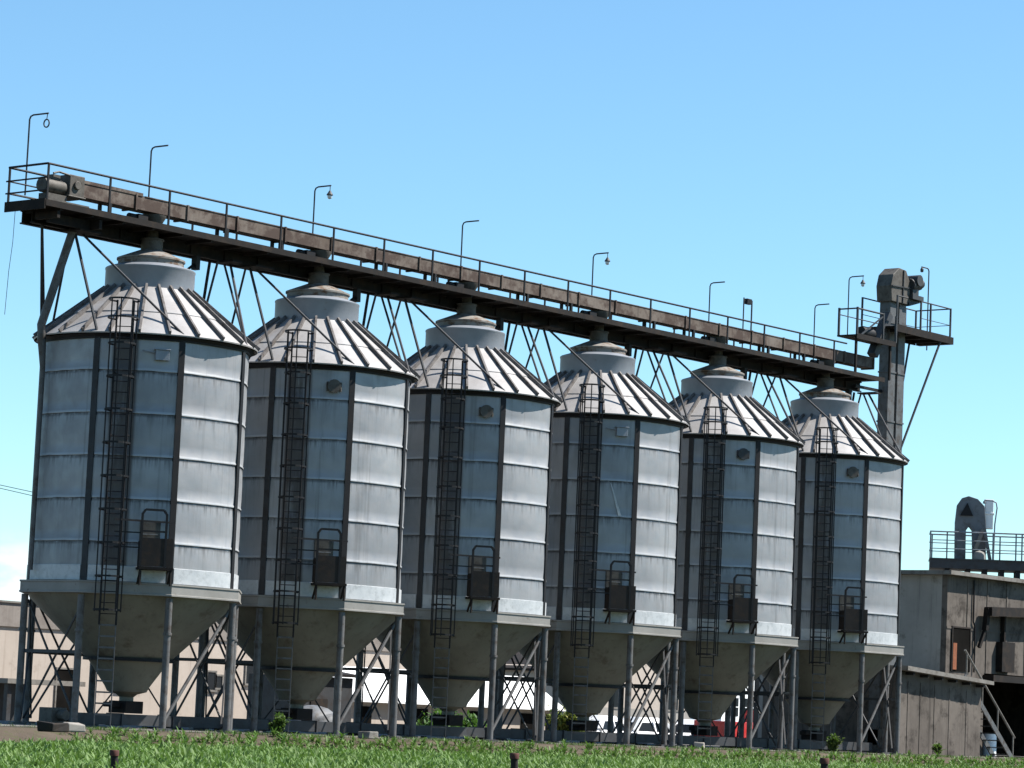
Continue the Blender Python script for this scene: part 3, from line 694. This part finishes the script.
# dark lean-to added as shaded background between the farm building and the barn
p = atY(292, 700, 13); q = atY(352, 700, 13); tz = atY(300, 667, 13).z
lt = thing('shade_infill_shed', 'added dark shed standing in for shaded background behind the second silo hopper', 'shed', (p.x, 13, -.6)); L = q.x-p.x; hh = tz+.6
m = MB(); m.box(0, L, 0, 2.2, 0, hh-.3); m.build('wall', 'slate', lt)  # wall of the added shed, dark for shaded background
m = MB(); m.prism([(-.2,hh-.28), (2.45,hh+.05), (2.45,hh+.15), (-.2,hh-.18)], (-.15,0,0), Y, Zv, X*(L+.3)); m.build('roof', 'darkdeck', lt)  # roof of the added shed
m = MB(); m.box(L*.3, L*.3+.9, -.04, -.001, 0, 1.7); m.build('door', 'brown', lt)  # door of the added shed
# white-roofed barn
BY = 19.5
p = atY(345, 699, BY); q = atY(562, 702, BY)
bn = thing('low_barn', 'low barn with long white sheet roof seen between the middle silos', 'barn', (p.x, BY, GZ))
L = q.x-p.x; ez = p.z-GZ; rz = ez+1.35
m = MB(); m.box(.4, L-.1, .35, 4.1, 0, ez); m.build('wall', 'beige', bn)
m = MB(); o = Vector((0,0,0))
m.face([(0,0,ez), (L+.3,0,ez), (L+.3,2.2,rz), (1.7,2.2,rz)]); m.face([(L+.3,4.4,ez), (0,4.4,ez), (1.7,2.2,rz), (L+.3,2.2,rz)]); m.face([(0,4.4,ez), (0,0,ez), (1.7,2.2,rz)])
m.face([(0,0,ez-.08), (0,4.4,ez-.08), (L+.3,4.4,ez-.08), (L+.3,0,ez-.08)])
for a, b in (((0,0),(L+.3,0)), ((L+.3,0),(L+.3,4.4)), ((L+.3,4.4),(0,4.4)), ((0,4.4),(0,0))): m.face([(a[0],a[1],ez-.08), (b[0],b[1],ez-.08), (b[0],b[1],ez), (a[0],a[1],ez)])
m.face([(L+.3,0,ez), (L+.3,4.4,ez), (L+.3,2.2,rz)])
m.build('roof', 'white', bn)
for k in range(9):
    if k in (1, 5): continue
    x = 1.2+k*1.75; m = MB(); m.box(x, x+.8, .31, .349, .3, ez-.25); w = m.build('window', 'opening', bn)
    m = MB(); m.box(x-.06, x+.86, .27, .349, .24, .3); m.build('sill', 'slab', w)
# beige house
HY = 40
p = atY(598, 700, HY); q = atY(690, 700, HY); tp = atY(625, 655, HY).z+.6
hs = thing('beige_house', 'plain beige house behind the parked white cars', 'house', (p.x, HY, GZ))
L = q.x-p.x; H2 = tp-GZ; zb = atY(640, 709, HY).z-GZ
m = MB(); m.box(0, L, 0, 8, zb, H2-1.4); m.prism([(0,H2-1.4), (L,H2-1.4), (L/2,H2)], (0,0,0), X, Zv, Y*8); m.build('wall', 'beige', hs)
m = MB(); m.box(-.02, L+.02, -.05, 8.02, 0, zb); m.build('plinth', 'greywall', hs)
m = MB()
for s in (0, 1):
    a = (-.4, H2-1.62) if s == 0 else (L+.4, H2-1.62); b = (L/2, H2+.06)
    m.bar((a[0],4,a[1]), (b[0],4,b[1]), 8.6, .14)
m.build('roof', 'brown', hs)
for xa in (1.2, L-2.2):
    m = MB(); m.box(xa, xa+1, -.03, -.001, 2.1, 3.3); w = m.build('window', 'glass', hs); m = MB(); m.box(xa-.1, xa+1.1, -.09, -.001, 2.0, 2.1); m.build('sill', 'slab', w)
# white workshop
WY = 54
p = atY(722, 700, WY); q = atY(900, 700, WY); tp = atY(760, 662, WY).z
ws = thing('white_workshop', 'white walled workshop with dark windows seen under the two right silos', 'workshop', (p.x, WY, GZ))
L = q.x-p.x; H3 = tp-GZ
m = MB(); m.box(0, L, 0, 4, 0, H3); m.build('wall', 'white', ws)
m = MB(); m.box(-.3, L+.3, -.4, 4.3, H3, H3+.2); m.build('roof', 'band', ws)
for px in (734, 750, 768, 790, 812, 828):
    a = atY(px-3.2, 0, WY).x-p.x; m = MB(); x = atY(px, 690, WY).x-p.x; m.box(x-.55, x+.55, -.03, -.001, 2.0, 3.2); w = m.build('window', 'glass', ws)
    m = MB(); m.box(x-.03, x+.03, -.05, -.031, 2.0, 3.2); m.box(x-.55, x+.55, -.05, -.031, 2.57, 2.63); m.build('mullion', 'whitepaint', w)
# white tank beside the annex
tk = atY(864.5, 730, 11)
t = thing('white_tank', 'small white upright tank behind the last silo, near the shed', 'tank', (tk.x, 11, -.45))
tz = atY(864.5, 689, 11).z+.45
m = MB(); m.lathe([(.0,.25), (.42,.25), (.42,tz-.25), (.38,tz-.1), (.2,tz), (.0,tz)], 24); m.build('shell', 'white', t, smooth=50)
m = MB()
for k in range(3): m.tube([cyl(120*k, .33, 0), cyl(120*k, .33, .3)], .04, 8)
m.build('stand', 'dark', t)

# ------------------------------------------------------------------ vehicles in the yard
def wheel(parent, x, y, r=.31, w=.2):
    m = MB(); m.tube([(x,y-w/2,r), (x,y+w/2,r)], r, 20); tw = m.build('wheel', 'rubber', parent, smooth=40)
    s = 1 if y > 0 else -1
    m = MB(); m.tube([(x,y+s*(w/2+.002),r), (x,y+s*(w/2+.02),r)], r*.6, 14); m.build('rim', 'rung', tw)
def make_car(paint):
    c = thing('parked_car', '', 'car')
    m = MB(); hw = .82
    prof = [(-1.95,.28), (1.95,.28), (2.0,.55), (1.9,.78), (1.05,.92), (-1.6,.95), (-1.98,.85), (-2.02,.5)]
    m.prism(prof, (0,-hw,0), X, Zv, Y*(2*hw)); m.build('body', paint, c, bevel=.07, smooth=40)
    m = MB(); lo = [(-1.62,.93), (1.0,.9)]; hi = [(-1.15,1.40), (.35,1.40)]
    m.quadbox([(lo[0][0],-.78,.93), (lo[1][0],-.78,.9), (lo[1][0],.78,.9), (lo[0][0],.78,.93), (hi[0][0],-.62,1.40), (hi[1][0],-.62,1.40), (hi[1][0],.62,1.40), (hi[0][0],.62,1.40)])
    m.build('windows', 'glass', c, bevel=.03)
    m = MB(); m.quadbox([(-1.26,-.67,1.33), (.46,-.67,1.33), (.46,.67,1.33), (-1.26,.67,1.33), (-1.0,-.5,1.58), (.18,-.5,1.58), (.18,.5,1.58), (-1.0,.5,1.58)])
    for s in (-1, 1):
        m.bar((1.02,.775*s,.9), (.37,.63*s,1.42), .17); m.bar((-1.64,.775*s,.93), (-1.17,.63*s,1.42), .2); m.bar((-.3,.79*s,.92), (-.33,.63*s,1.40), .12)
    m.build('roof', paint, c, bevel=.02)
    for x in (-1.25, 1.3):
        for y in (-.74, .74): wheel(c, x, y)
    for y in (-.55, .55):
        m = MB(); m.box(1.93, 2.02, y-.17, y+.17, .58, .74); m.build('headlight', 'lens', c, bevel=.02)
    m = MB(); m.box(1.97, 2.06, -.75, .75, .3, .46); m.build('bumper', 'slate', c, bevel=.02)
    return c
white_car = make_car('whitepaint'); blue_car = make_car('bluepaint')
cy = 22
def place(c, px, label, group, rz, Y=cy):
    w = atY(px, 722, Y); c.location = (w.x, Y, GZ-.012); c.rotation_euler = (0,0,rz); tag(c, label, 'car', group)
aim = math.atan2(CY-cy, CX-45)
place(white_car, 604, 'white parked car nearest the yellow-green small tree, leftmost of the white cars', 'white cars parked behind the silos', R(6))
place(copy_tree(white_car), 648, 'white parked car in front of the beige house, between the two other white cars', 'white cars parked behind the silos', R(-8))
place(copy_tree(white_car), 697, 'white parked car beside the dark red truck', 'white cars parked behind the silos', R(14))
place(blue_car, 801, 'pale blue parked car behind the legs of the last silo', None, R(-5), 18)
def make_truck():
    c = thing('red_truck', 'dark red truck parked beside the white cars', 'truck')
    m = MB(); m.prism([(1.6,.5), (3.4,.5), (3.45,1.2), (3.0,1.35), (2.6,2.1), (1.6,2.1)], (0,-.95,0), X, Zv, Y*1.9); m.build('cab', 'redpaint', c, bevel=.06)
    m = MB(); m.box(-3, 1.45, -1.0, 1.0, .8, 1.55); m.build('cargo_bed', 'redpaint', c, bevel=.03)
    m = MB(); m.box(-3, 3.2, -.4, .4, .45, .68); m.build('chassis', 'dark', c)
    m = MB(); m.quadbox([(3.03,-.8,1.37), (3.05,-.8,1.37), (3.05,.8,1.37), (3.03,.8,1.37), (2.66,-.75,2.0), (2.68,-.75,2.0), (2.68,.75,2.0), (2.66,.75,2.0)])
    m.box(1.9, 2.55, -.97, -.952, 1.4, 1.95); m.box(1.9, 2.55, .952, .97, 1.4, 1.95); m.build('windows', 'glass', c)
    for x in (-2.2, -1.3, 2.5):
        for y in (-.8, .8): wheel(c, x, y, .42, .26)
    for y in (-.65, .65):
        m = MB(); m.box(3.4, 3.47, y-.14, y+.14, .75, .95); m.build('headlight', 'lens', c)
    return c
tr_ = make_truck(); w = atY(742, 722, 20); tr_.location = (w.x, 20, GZ); tr_.rotation_euler = (0,0,R(8))

# ------------------------------------------------------------------ small things
for px, lab in ((115, 'leftmost'), (515, 'middle'), (825, 'rightmost')):
    topy = {115: 750, 515: 753, 825: 758}[px]
    d = ray(px, topy); w = CAM+d*(47.5/d.dot(fw)); gz = -.46
    t = thing('field_stake', 'short dark stake with rusty top in the crop, %s of three' % lab, 'stake', (w.x, w.y, gz), 'stakes in the crop field')
    hh = w.z-gz
    m = MB(); m.tube([(0,0,-.1), (.008,0,hh*.55), (-.004,.005,hh-.09)], [.062,.06,.058], 10); m.build('post', 'rustpost', t, smooth=40)
    m = MB(); m.tube([(-.004,.005,hh-.09), (-.006,.004,hh-.012), (-.006,.004,hh)], [.074,.076,.066], 10); m.build('top', 'rusttop', t, smooth=40)
def rough_block(loc, sx, sy, sz, rz, label, mat='slab'):
    r = random.Random(sum(map(ord, label))); m = MB()
    m.box(-sx/2, sx/2, -sy/2, sy/2, 0, sz); m.v = [(x+r.uniform(-.04,.04), y+r.uniform(-.04,.04), z+(r.uniform(-.04,.04) if z > 0 else -.02)) for x, y, z in m.v]
    o = m.build('concrete_block', mat, bevel=.03, loc=loc); o.rotation_euler = (0,0,rz); tag(o, label, 'block')
w = atZ(53, 731, 0); rough_block((w.x, w.y, 0), .8, .4, .2, .3, 'dark broken concrete block by the left legs of the largest silo', 'brown')
w = atZ(74, 731, 0); rough_block((w.x, w.y, 0), .45, .35, .18, -.3, 'pale concrete block beside the dark one at the left end', 'greywall')
w = atZ(368, 738, 0); rough_block((w.x, w.y, 0), .55, .35, .16, .2, 'low pale concrete block by the front leg of the second silo')
w = atZ(700, 748, 0); rough_block((w.x, w.y, 0), .6, .3, .2, .5, 'grey concrete block on the dirt before the fifth silo', 'greywall')
hp_ = atZ(313, 711, GZ+.35); hp_ = atY(313, 711, 9.0)
m = MB(); rr_ = random.Random(5); m.lathe([(1.02, -.1), (1.0, .35), (.86, .62), (.55, .82), (.2, .9), (.0, .92)], 22, rfun=lambda a: 1+.07*math.sin(3*a+1)+.05*math.sin(7*a))
hpz = m.build('covered_heap', 'stackgrey', smooth=60, loc=(hp_.x, 9.0, -.05)); hpz.scale = (1.0, .9, 1.0); tag(hpz, 'low grey tarpaulin covered heap behind the second silo hopper', 'heap')
# power line crossing the sky at the left
for k, (y0, y1) in enumerate(((481.5, 489), (484, 493))):
    a = CAM+ray(-60, y0-14)*210; b = CAM+ray(60, y1+9)*190; mid = (a+b)/2-Vector((0,0,.15))
    if k == 0: pass
    m = MB(); m.tube([a, mid, b], .022, 5); tag(m.build('power_line', 'cable'), ('upper' if k == 0 else 'lower')+' thin power line far off in the sky left of the largest silo', 'cable', 'power lines')

# ------------------------------------------------------------------ leaves
def leaf_object(name, mat, V, Fq, tone, parent=None):
    me = bpy.data.meshes.new(name); me.vertices.add(len(V)); me.vertices.foreach_set('co', V.astype(np.float32).ravel())
    n = len(Fq); me.loops.add(n*4); me.loops.foreach_set('vertex_index', Fq.astype(np.int32).ravel())
    me.polygons.add(n); me.polygons.foreach_set('loop_start', np.arange(0, n*4, 4, dtype=np.int32))
    at = me.attributes.new('tone', 'FLOAT', 'POINT'); at.data.foreach_set('value', tone.astype(np.float32))
    me.update(calc_edges=True); me.validate(); me.materials.append(MAT[mat])
    me.polygons.foreach_set('use_smooth', np.ones(len(me.polygons), dtype=bool))
    o = bpy.data.objects.new(name, me); COL.objects.link(o)
    if parent: o.parent = parent
    return o
def blades(base, az, length, width, lean, droop, tone, rs):
    """arching blade leaves: 4 cross-sections, folded along the midrib"""
    n = len(base); hd = np.stack([np.cos(az), np.sin(az), np.zeros(n)], 1); sd = np.stack([-np.sin(az), np.cos(az), np.zeros(n)], 1); z = np.array([0,0,1.])
    V = []; prof = [(0., .35), (.35, 1.), (.72, .75), (1., .06)]
    for f, wf in prof:
        c = base+hd*(length*lean*(f**1.3))[:, None]+z*(length*(f*(1-.25*lean)-droop*f*f))[:, None]
        for s in (-1, 0, 1):
            V.append(c+sd*(s*width*wf)[:, None]+z*((abs(s)*.35*width*wf))[:, None])
    V = np.stack(V, 1).reshape(-1, 3); o = (np.arange(n)*12)[:, None]
    q = []
    for i in range(3):
        for j in range(2): q.append([i*3+j, i*3+j+1, (i+1)*3+j+1, (i+1)*3+j])
    Fq = (o[:, :, None]+np.array(q)[None]).reshape(-1, 4)
    return V, Fq, np.repeat(tone, 12)
rs = np.random.RandomState(3)
def zground(y): return np.interp(y, [-7.4, -5.6], [-.46, -.02])
# crop rows run along the silo row; the field ends on a slightly ragged line short of the dirt strip
rows = np.arange(-46, -5.2, .42); P = []
Lc = ray(-330, 750); Rc = ray(1400, 750)
edge = [atZ(px, py, -.2) for px, py in ((-200, 738), (0, 738), (150, 737.5), (300, 737), (450, 736.5), (600, 739), (800, 743), (1000, 747), (1300, 752))]
ex = np.array([e.x for e in edge]); ey = np.array([e.y for e in edge])
for y in rows:
    xa = CAM.x+Lc.x/Lc.y*(y-CAM.y); xb = CAM.x+Rc.x/Rc.y*(y-CAM.y)
    xa, xb = min(xa, xb)-2, max(xa, xb)+2
    n = int((xb-xa)/.17); xs = xa+np.arange(n)*.17+rs.normal(0, .05, n); ys = y+rs.normal(0, .06, n)
    P.append(np.stack([xs, ys, zground(ys)], 1))
P = np.concatenate(P); P = P[P[:, 1] < np.minimum(np.interp(P[:, 0], ex, ey), -6.1)+rs.normal(0, .25, len(P))]
d = (P-np.array(CAM))@np.array(fw); P = P[(d > 38) & (rs.rand(len(P)) > .06)]
Pn = len(P); vig = np.clip(rs.normal(1, .16, Pn), .55, 1.4)
Vs, Fs, Ts = [], [], []; off = 0
for k in range(14):
    az = rs.rand(Pn)*6.283; ln = vig*rs.uniform(.12, .27, Pn); wd = rs.uniform(.012, .028, Pn)*vig; lean = rs.uniform(.3, 1.1, Pn); dr = rs.uniform(.1, .6, Pn)*lean
    V, Fq, T = blades(P+np.array([0,0,1.])*rs.uniform(-.02, .09, Pn)[:, None], az, ln, wd, lean, dr, rs.rand(Pn), rs)
    Vs.append(V); Fs.append(Fq+off); Ts.append(T); off += len(V)
tag(leaf_object('crop_plants', 'crop', np.concatenate(Vs), np.concatenate(Fs), np.concatenate(Ts)), 'green leafy young crop filling the field in front of the silos', 'crop', kind='stuff')
# rank grass on the dirt strip
n = 7000; gx = rs.uniform(-9, 45, n); gy = rs.uniform(-6.4, -3.2, n)
keep = (np.sin(gx*.9)+np.sin(gx*2.3+1)+rs.normal(0, .8, n)) > .55
gx, gy = gx[keep], gy[keep]; n = len(gx); base = np.stack([gx, gy, zground(gy)], 1)
Vs, Fs, Ts = [], [], []; off = 0
for k in range(4):
    V, Fq, T = blades(base+rs.normal(0, .05, (n, 3))*np.array([1,1,0]), rs.rand(n)*6.283, rs.uniform(.04, .13, n), rs.uniform(.005, .010, n), rs.uniform(.1, .7, n), rs.uniform(0, .3, n), rs.rand(n), rs)
    Vs.append(V); Fs.append(Fq+off); Ts.append(T); off += len(V)
tag(leaf_object('rank_grass', 'weed', np.concatenate(Vs), np.concatenate(Fs), np.concatenate(Ts)), 'rough grass growing on the dirt strip along the foot of the silos', 'grass', kind='stuff')
def bush(name, label, cat, loc, rx, ry, h, mat, nst, seed, group=None, leaf=.09):
    r = np.random.RandomState(seed); t = thing(name, label, cat, loc, group); m = MB(); tips = []
    for k in range(nst):
        a = r.rand()*6.28; q = r.rand()**.6; tip = np.array([math.cos(a)*rx*q, math.sin(a)*ry*q, h*(.55+.45*r.rand())*(1-.35*q)])
        mid = tip*np.array([.4,.4,.55]); tips.append((mid, tip)); m.tube([(.05*math.cos(a)*rx,.05*math.sin(a)*ry,-.05), tuple(mid), tuple(tip)], [.006+.014*h*h, .005+.006*h, .004], 6)
    m.build('stems', 'wood', t)
    B = []
    for mid, tip in tips:
        k = max(14, int((1500 if h < 1 else 1100)*h*max(rx, .45)/nst)); f = .12+.88*r.rand(k)[:, None]**.8; c = np.where(f < .5, mid*f*2, mid*(2-2*f)+tip*(2*f-1)); B.append(c+r.normal(0, 1, (k, 3))*np.array([rx*.16, ry*.16, h*.07]))
    B = np.concatenate(B); B = B[B[:, 2] > .05]; k = len(B)
    V, Fq, T = blades(B, r.rand(k)*6.283, r.uniform(.6, 1.4, k)*leaf*1.6, r.uniform(.3, .5, k)*leaf, r.uniform(.3, 1.2, k), r.uniform(-.2, .8, k), r.rand(k), r)
    leaf_object('leaves', mat, V, Fq, T, t); return t
w = atZ(279, 735.5, 0); bush('weed_bush', 'leafy green weed on the dirt below the second silo', 'weed', (w.x, w.y, 0), .3, .3, .62, 'weed', 8, 1, 'weeds at the foot of the silos')
w = atY(833, 751, -3.3); bush('weed_bush', 'leafy green weed at the foot of the last silo', 'weed', (w.x, -3.3, 0), .36, .3, .75, 'weed', 9, 2, 'weeds at the foot of the silos')
w = atY(938, 752, -2.0); bush('weed_bush', 'leafy green weed against the annex wall of the concrete shed', 'weed', (w.x, -2.0, 0), .36, .25, .5, 'weed', 8, 3, 'weeds at the foot of the silos')
w = atY(441, 720, 15); bush('shrub', 'green shrub before the white-roofed barn, seen under the third silo', 'shrub', (w.x, 15, GZ), 1.0, 1.0, 1.75, 'bush', 22, 4, None, .12)
w = atY(470, 720, 16); bush('shrub', 'darker green shrub right of the other one before the white-roofed barn', 'shrub', (w.x, 16, GZ), .8, .8, 1.5, 'bush', 18, 5, None, .12)
w = atY(569, 720, 17); bush('small_tree', 'yellow-green small tree at the right end of the white-roofed barn', 'tree', (w.x, 17, GZ), .85, .85, 2.3, 'yellowleaf', 24, 6, None, .13)

# ------------------------------------------------------------------ ground
def ground_mat():
    t = NT('ground soil'); v = t.mapping(world=True)
    c = t.mix(t.noise(v, .8, 6, .65, .35, .65), (.052, .039, .028), (.081, .063, .046))
    c = t.mix(t.noise(v, 3.5, 8, .7, .5, .7), c, (.056, .059, .025))
    far = t.noise(v, .012, 3, .5, .40, .56); gp = t.add('ShaderNodeNewGeometry'); sp = t.add('ShaderNodeSeparateXYZ'); t.l.new(gp.outputs['Position'], sp.inputs[0])
    away = t.remap(t.math('ABSOLUTE', sp.outputs[1]), 25, 60, 0., 1.)
    c = t.mix(t.math('MULTIPLY', t.math('MULTIPLY', far, away), .75), c, (.05, .075, .025))
    t.color(c); t.bump(t.noise(v, 9, 6, .7), .6, .05); return t.set(.95, 0, .2)
MAT['soil'] = ground_mat()
def yard_mat():
    t = NT('yard pavement'); v = t.mapping(world=True)
    c = t.mix(t.noise(v, .5, 6, .65, .35, .65), (.112, .102, .092), (.158, .149, .135))
    c = t.mix(t.noise(v, 2.5, 8, .7, .5, .7), c, (.066, .058, .050))
    t.color(c); t.bump(t.noise(v, 12, 6, .7), .4, .02); return t.set(.9, 0, .2)
MAT['yard'] = yard_mat()
ys = [-4000, -300, -80, -30, -7.4, -6.6, -5.6, 8, 14, 80, 4000]; zs = [-.46]*5+[-.26, -.02, -.02, GZ-.02, GZ-.02, GZ-.02]; xs = [-4000, -200, -60, -10, 20, 50, 100, 300, 4000]
m = MB(); m.v = [(x, y, z) for y, z in zip(ys, zs) for x in xs]; nx = len(xs)
m.f = [(j*nx+i, j*nx+i+1, (j+1)*nx+i+1, (j+1)*nx+i) for j in range(len(ys)-1) for i in range(nx-1)]
m.build('ground', 'soil')['kind'] = 'structure'
m = MB(); yy = [(-3.6, -.012), (8, -.012), (14, GZ-.012), (80, GZ-.012)]
m.v = [(x, y, z) for y, z in yy for x in (-14, 120)]; m.f = [(j*2, j*2+1, j*2+3, j*2+2) for j in range(3)]
m.build('yard', 'yard')['kind'] = 'structure'

# ------------------------------------------------------------------ light and sky
SUN_EL, SUN_AZ = 53, 132.5       # azimuth measured from +Y towards +X
sd = Vector((math.sin(R(SUN_AZ))*math.cos(R(SUN_EL)), math.cos(R(SUN_AZ))*math.cos(R(SUN_EL)), math.sin(R(SUN_EL))))
sl = bpy.data.lights.new('sun', 'SUN'); sl.energy = 5.0; sl.angle = R(.5); sl.color = (1, .955, .89)
so = bpy.data.objects.new('sun', sl); COL.objects.link(so); so.rotation_euler = (-sd).to_track_quat('-Z', 'Y').to_euler()
w = bpy.data.worlds.new('World'); scene.world = w; w.use_nodes = True; nt = w.node_tree; N = nt.nodes; Lk = nt.links
bg = N['Background']; sky = N.new('ShaderNodeTexSky'); sky.sky_type = 'NISHITA'; sky.sun_disc = False
sky.sun_elevation = R(SUN_EL); sky.sun_rotation = R(SUN_AZ); sky.air_density = 1.0; sky.dust_density = 0.; sky.ozone_density = 3.5; sky.altitude = 0
# a low bank of fair-weather cloud near the left horizon
tc = N.new('ShaderNodeTexCoord')
c_dir = ray(-10, 585).normalized()
def vm(op, a, b=None):
    n = N.new('ShaderNodeVectorMath'); n.operation = op
    for i, q in enumerate((a, b)):
        if q is None: continue
        if isinstance(q, (tuple, Vector)): n.inputs[i].default_value = tuple(q)
        else: Lk.new(q, n.inputs[i])
    return n
dv = vm('SUBTRACT', tc.outputs['Generated'], c_dir)
dl = vm('MULTIPLY', dv.outputs[0], (1., 1., 2.2)); ln = vm('LENGTH', dl.outputs[0])
mp = N.new('ShaderNodeMapping'); mp.inputs['Scale'].default_value = (55, 55, 120); Lk.new(tc.outputs['Generated'], mp.inputs[0])
nz = N.new('ShaderNodeTexNoise'); nz.inputs['Scale'].default_value = 1.; nz.inputs['Detail'].default_value = 6; Lk.new(mp.outputs[0], nz.inputs['Vector'])
def mr(v, a, b, c=0., d=1.):
    n = N.new('ShaderNodeMapRange'); n.interpolation_type = 'SMOOTHSTEP'; Lk.new(v, n.inputs[0])
    for i, q in enumerate((a, b, c, d)): n.inputs[i+1].default_value = q
    return n.outputs[0]
mask = mr(ln.outputs['Value'], .012, .045, 1., 0.); nn = mr(nz.outputs['Fac'], .36, .62)
mu = N.new('ShaderNodeMath'); mu.operation = 'MULTIPLY'; Lk.new(mask, mu.inputs[0]); Lk.new(nn, mu.inputs[1])
mx = N.new('ShaderNodeMix'); mx.data_type = 'RGBA'; Lk.new(mu.outputs[0], mx.inputs[0]); tn = N.new('ShaderNodeMix'); tn.data_type = 'RGBA'; tn.blend_type = 'MULTIPLY'; tn.inputs[0].default_value = 1; tn.inputs[7].default_value = (.74, .95, .98, 1); Lk.new(sky.outputs[0], tn.inputs[6]); Lk.new(tn.outputs[2], mx.inputs[6]); mx.inputs[7].default_value = (6.2, 6.6, 7.2, 1)
Lk.new(mx.outputs[2], bg.inputs[0]); bg.inputs[1].default_value = .079
vs = scene.view_settings; scene.display_settings.display_device = 'sRGB'
vs.view_transform = 'Standard'; vs.look = 'None'; vs.exposure = 1.22; vs.gamma = 1; vs.use_curve_mapping = False
scene.cycles.max_bounces = 6
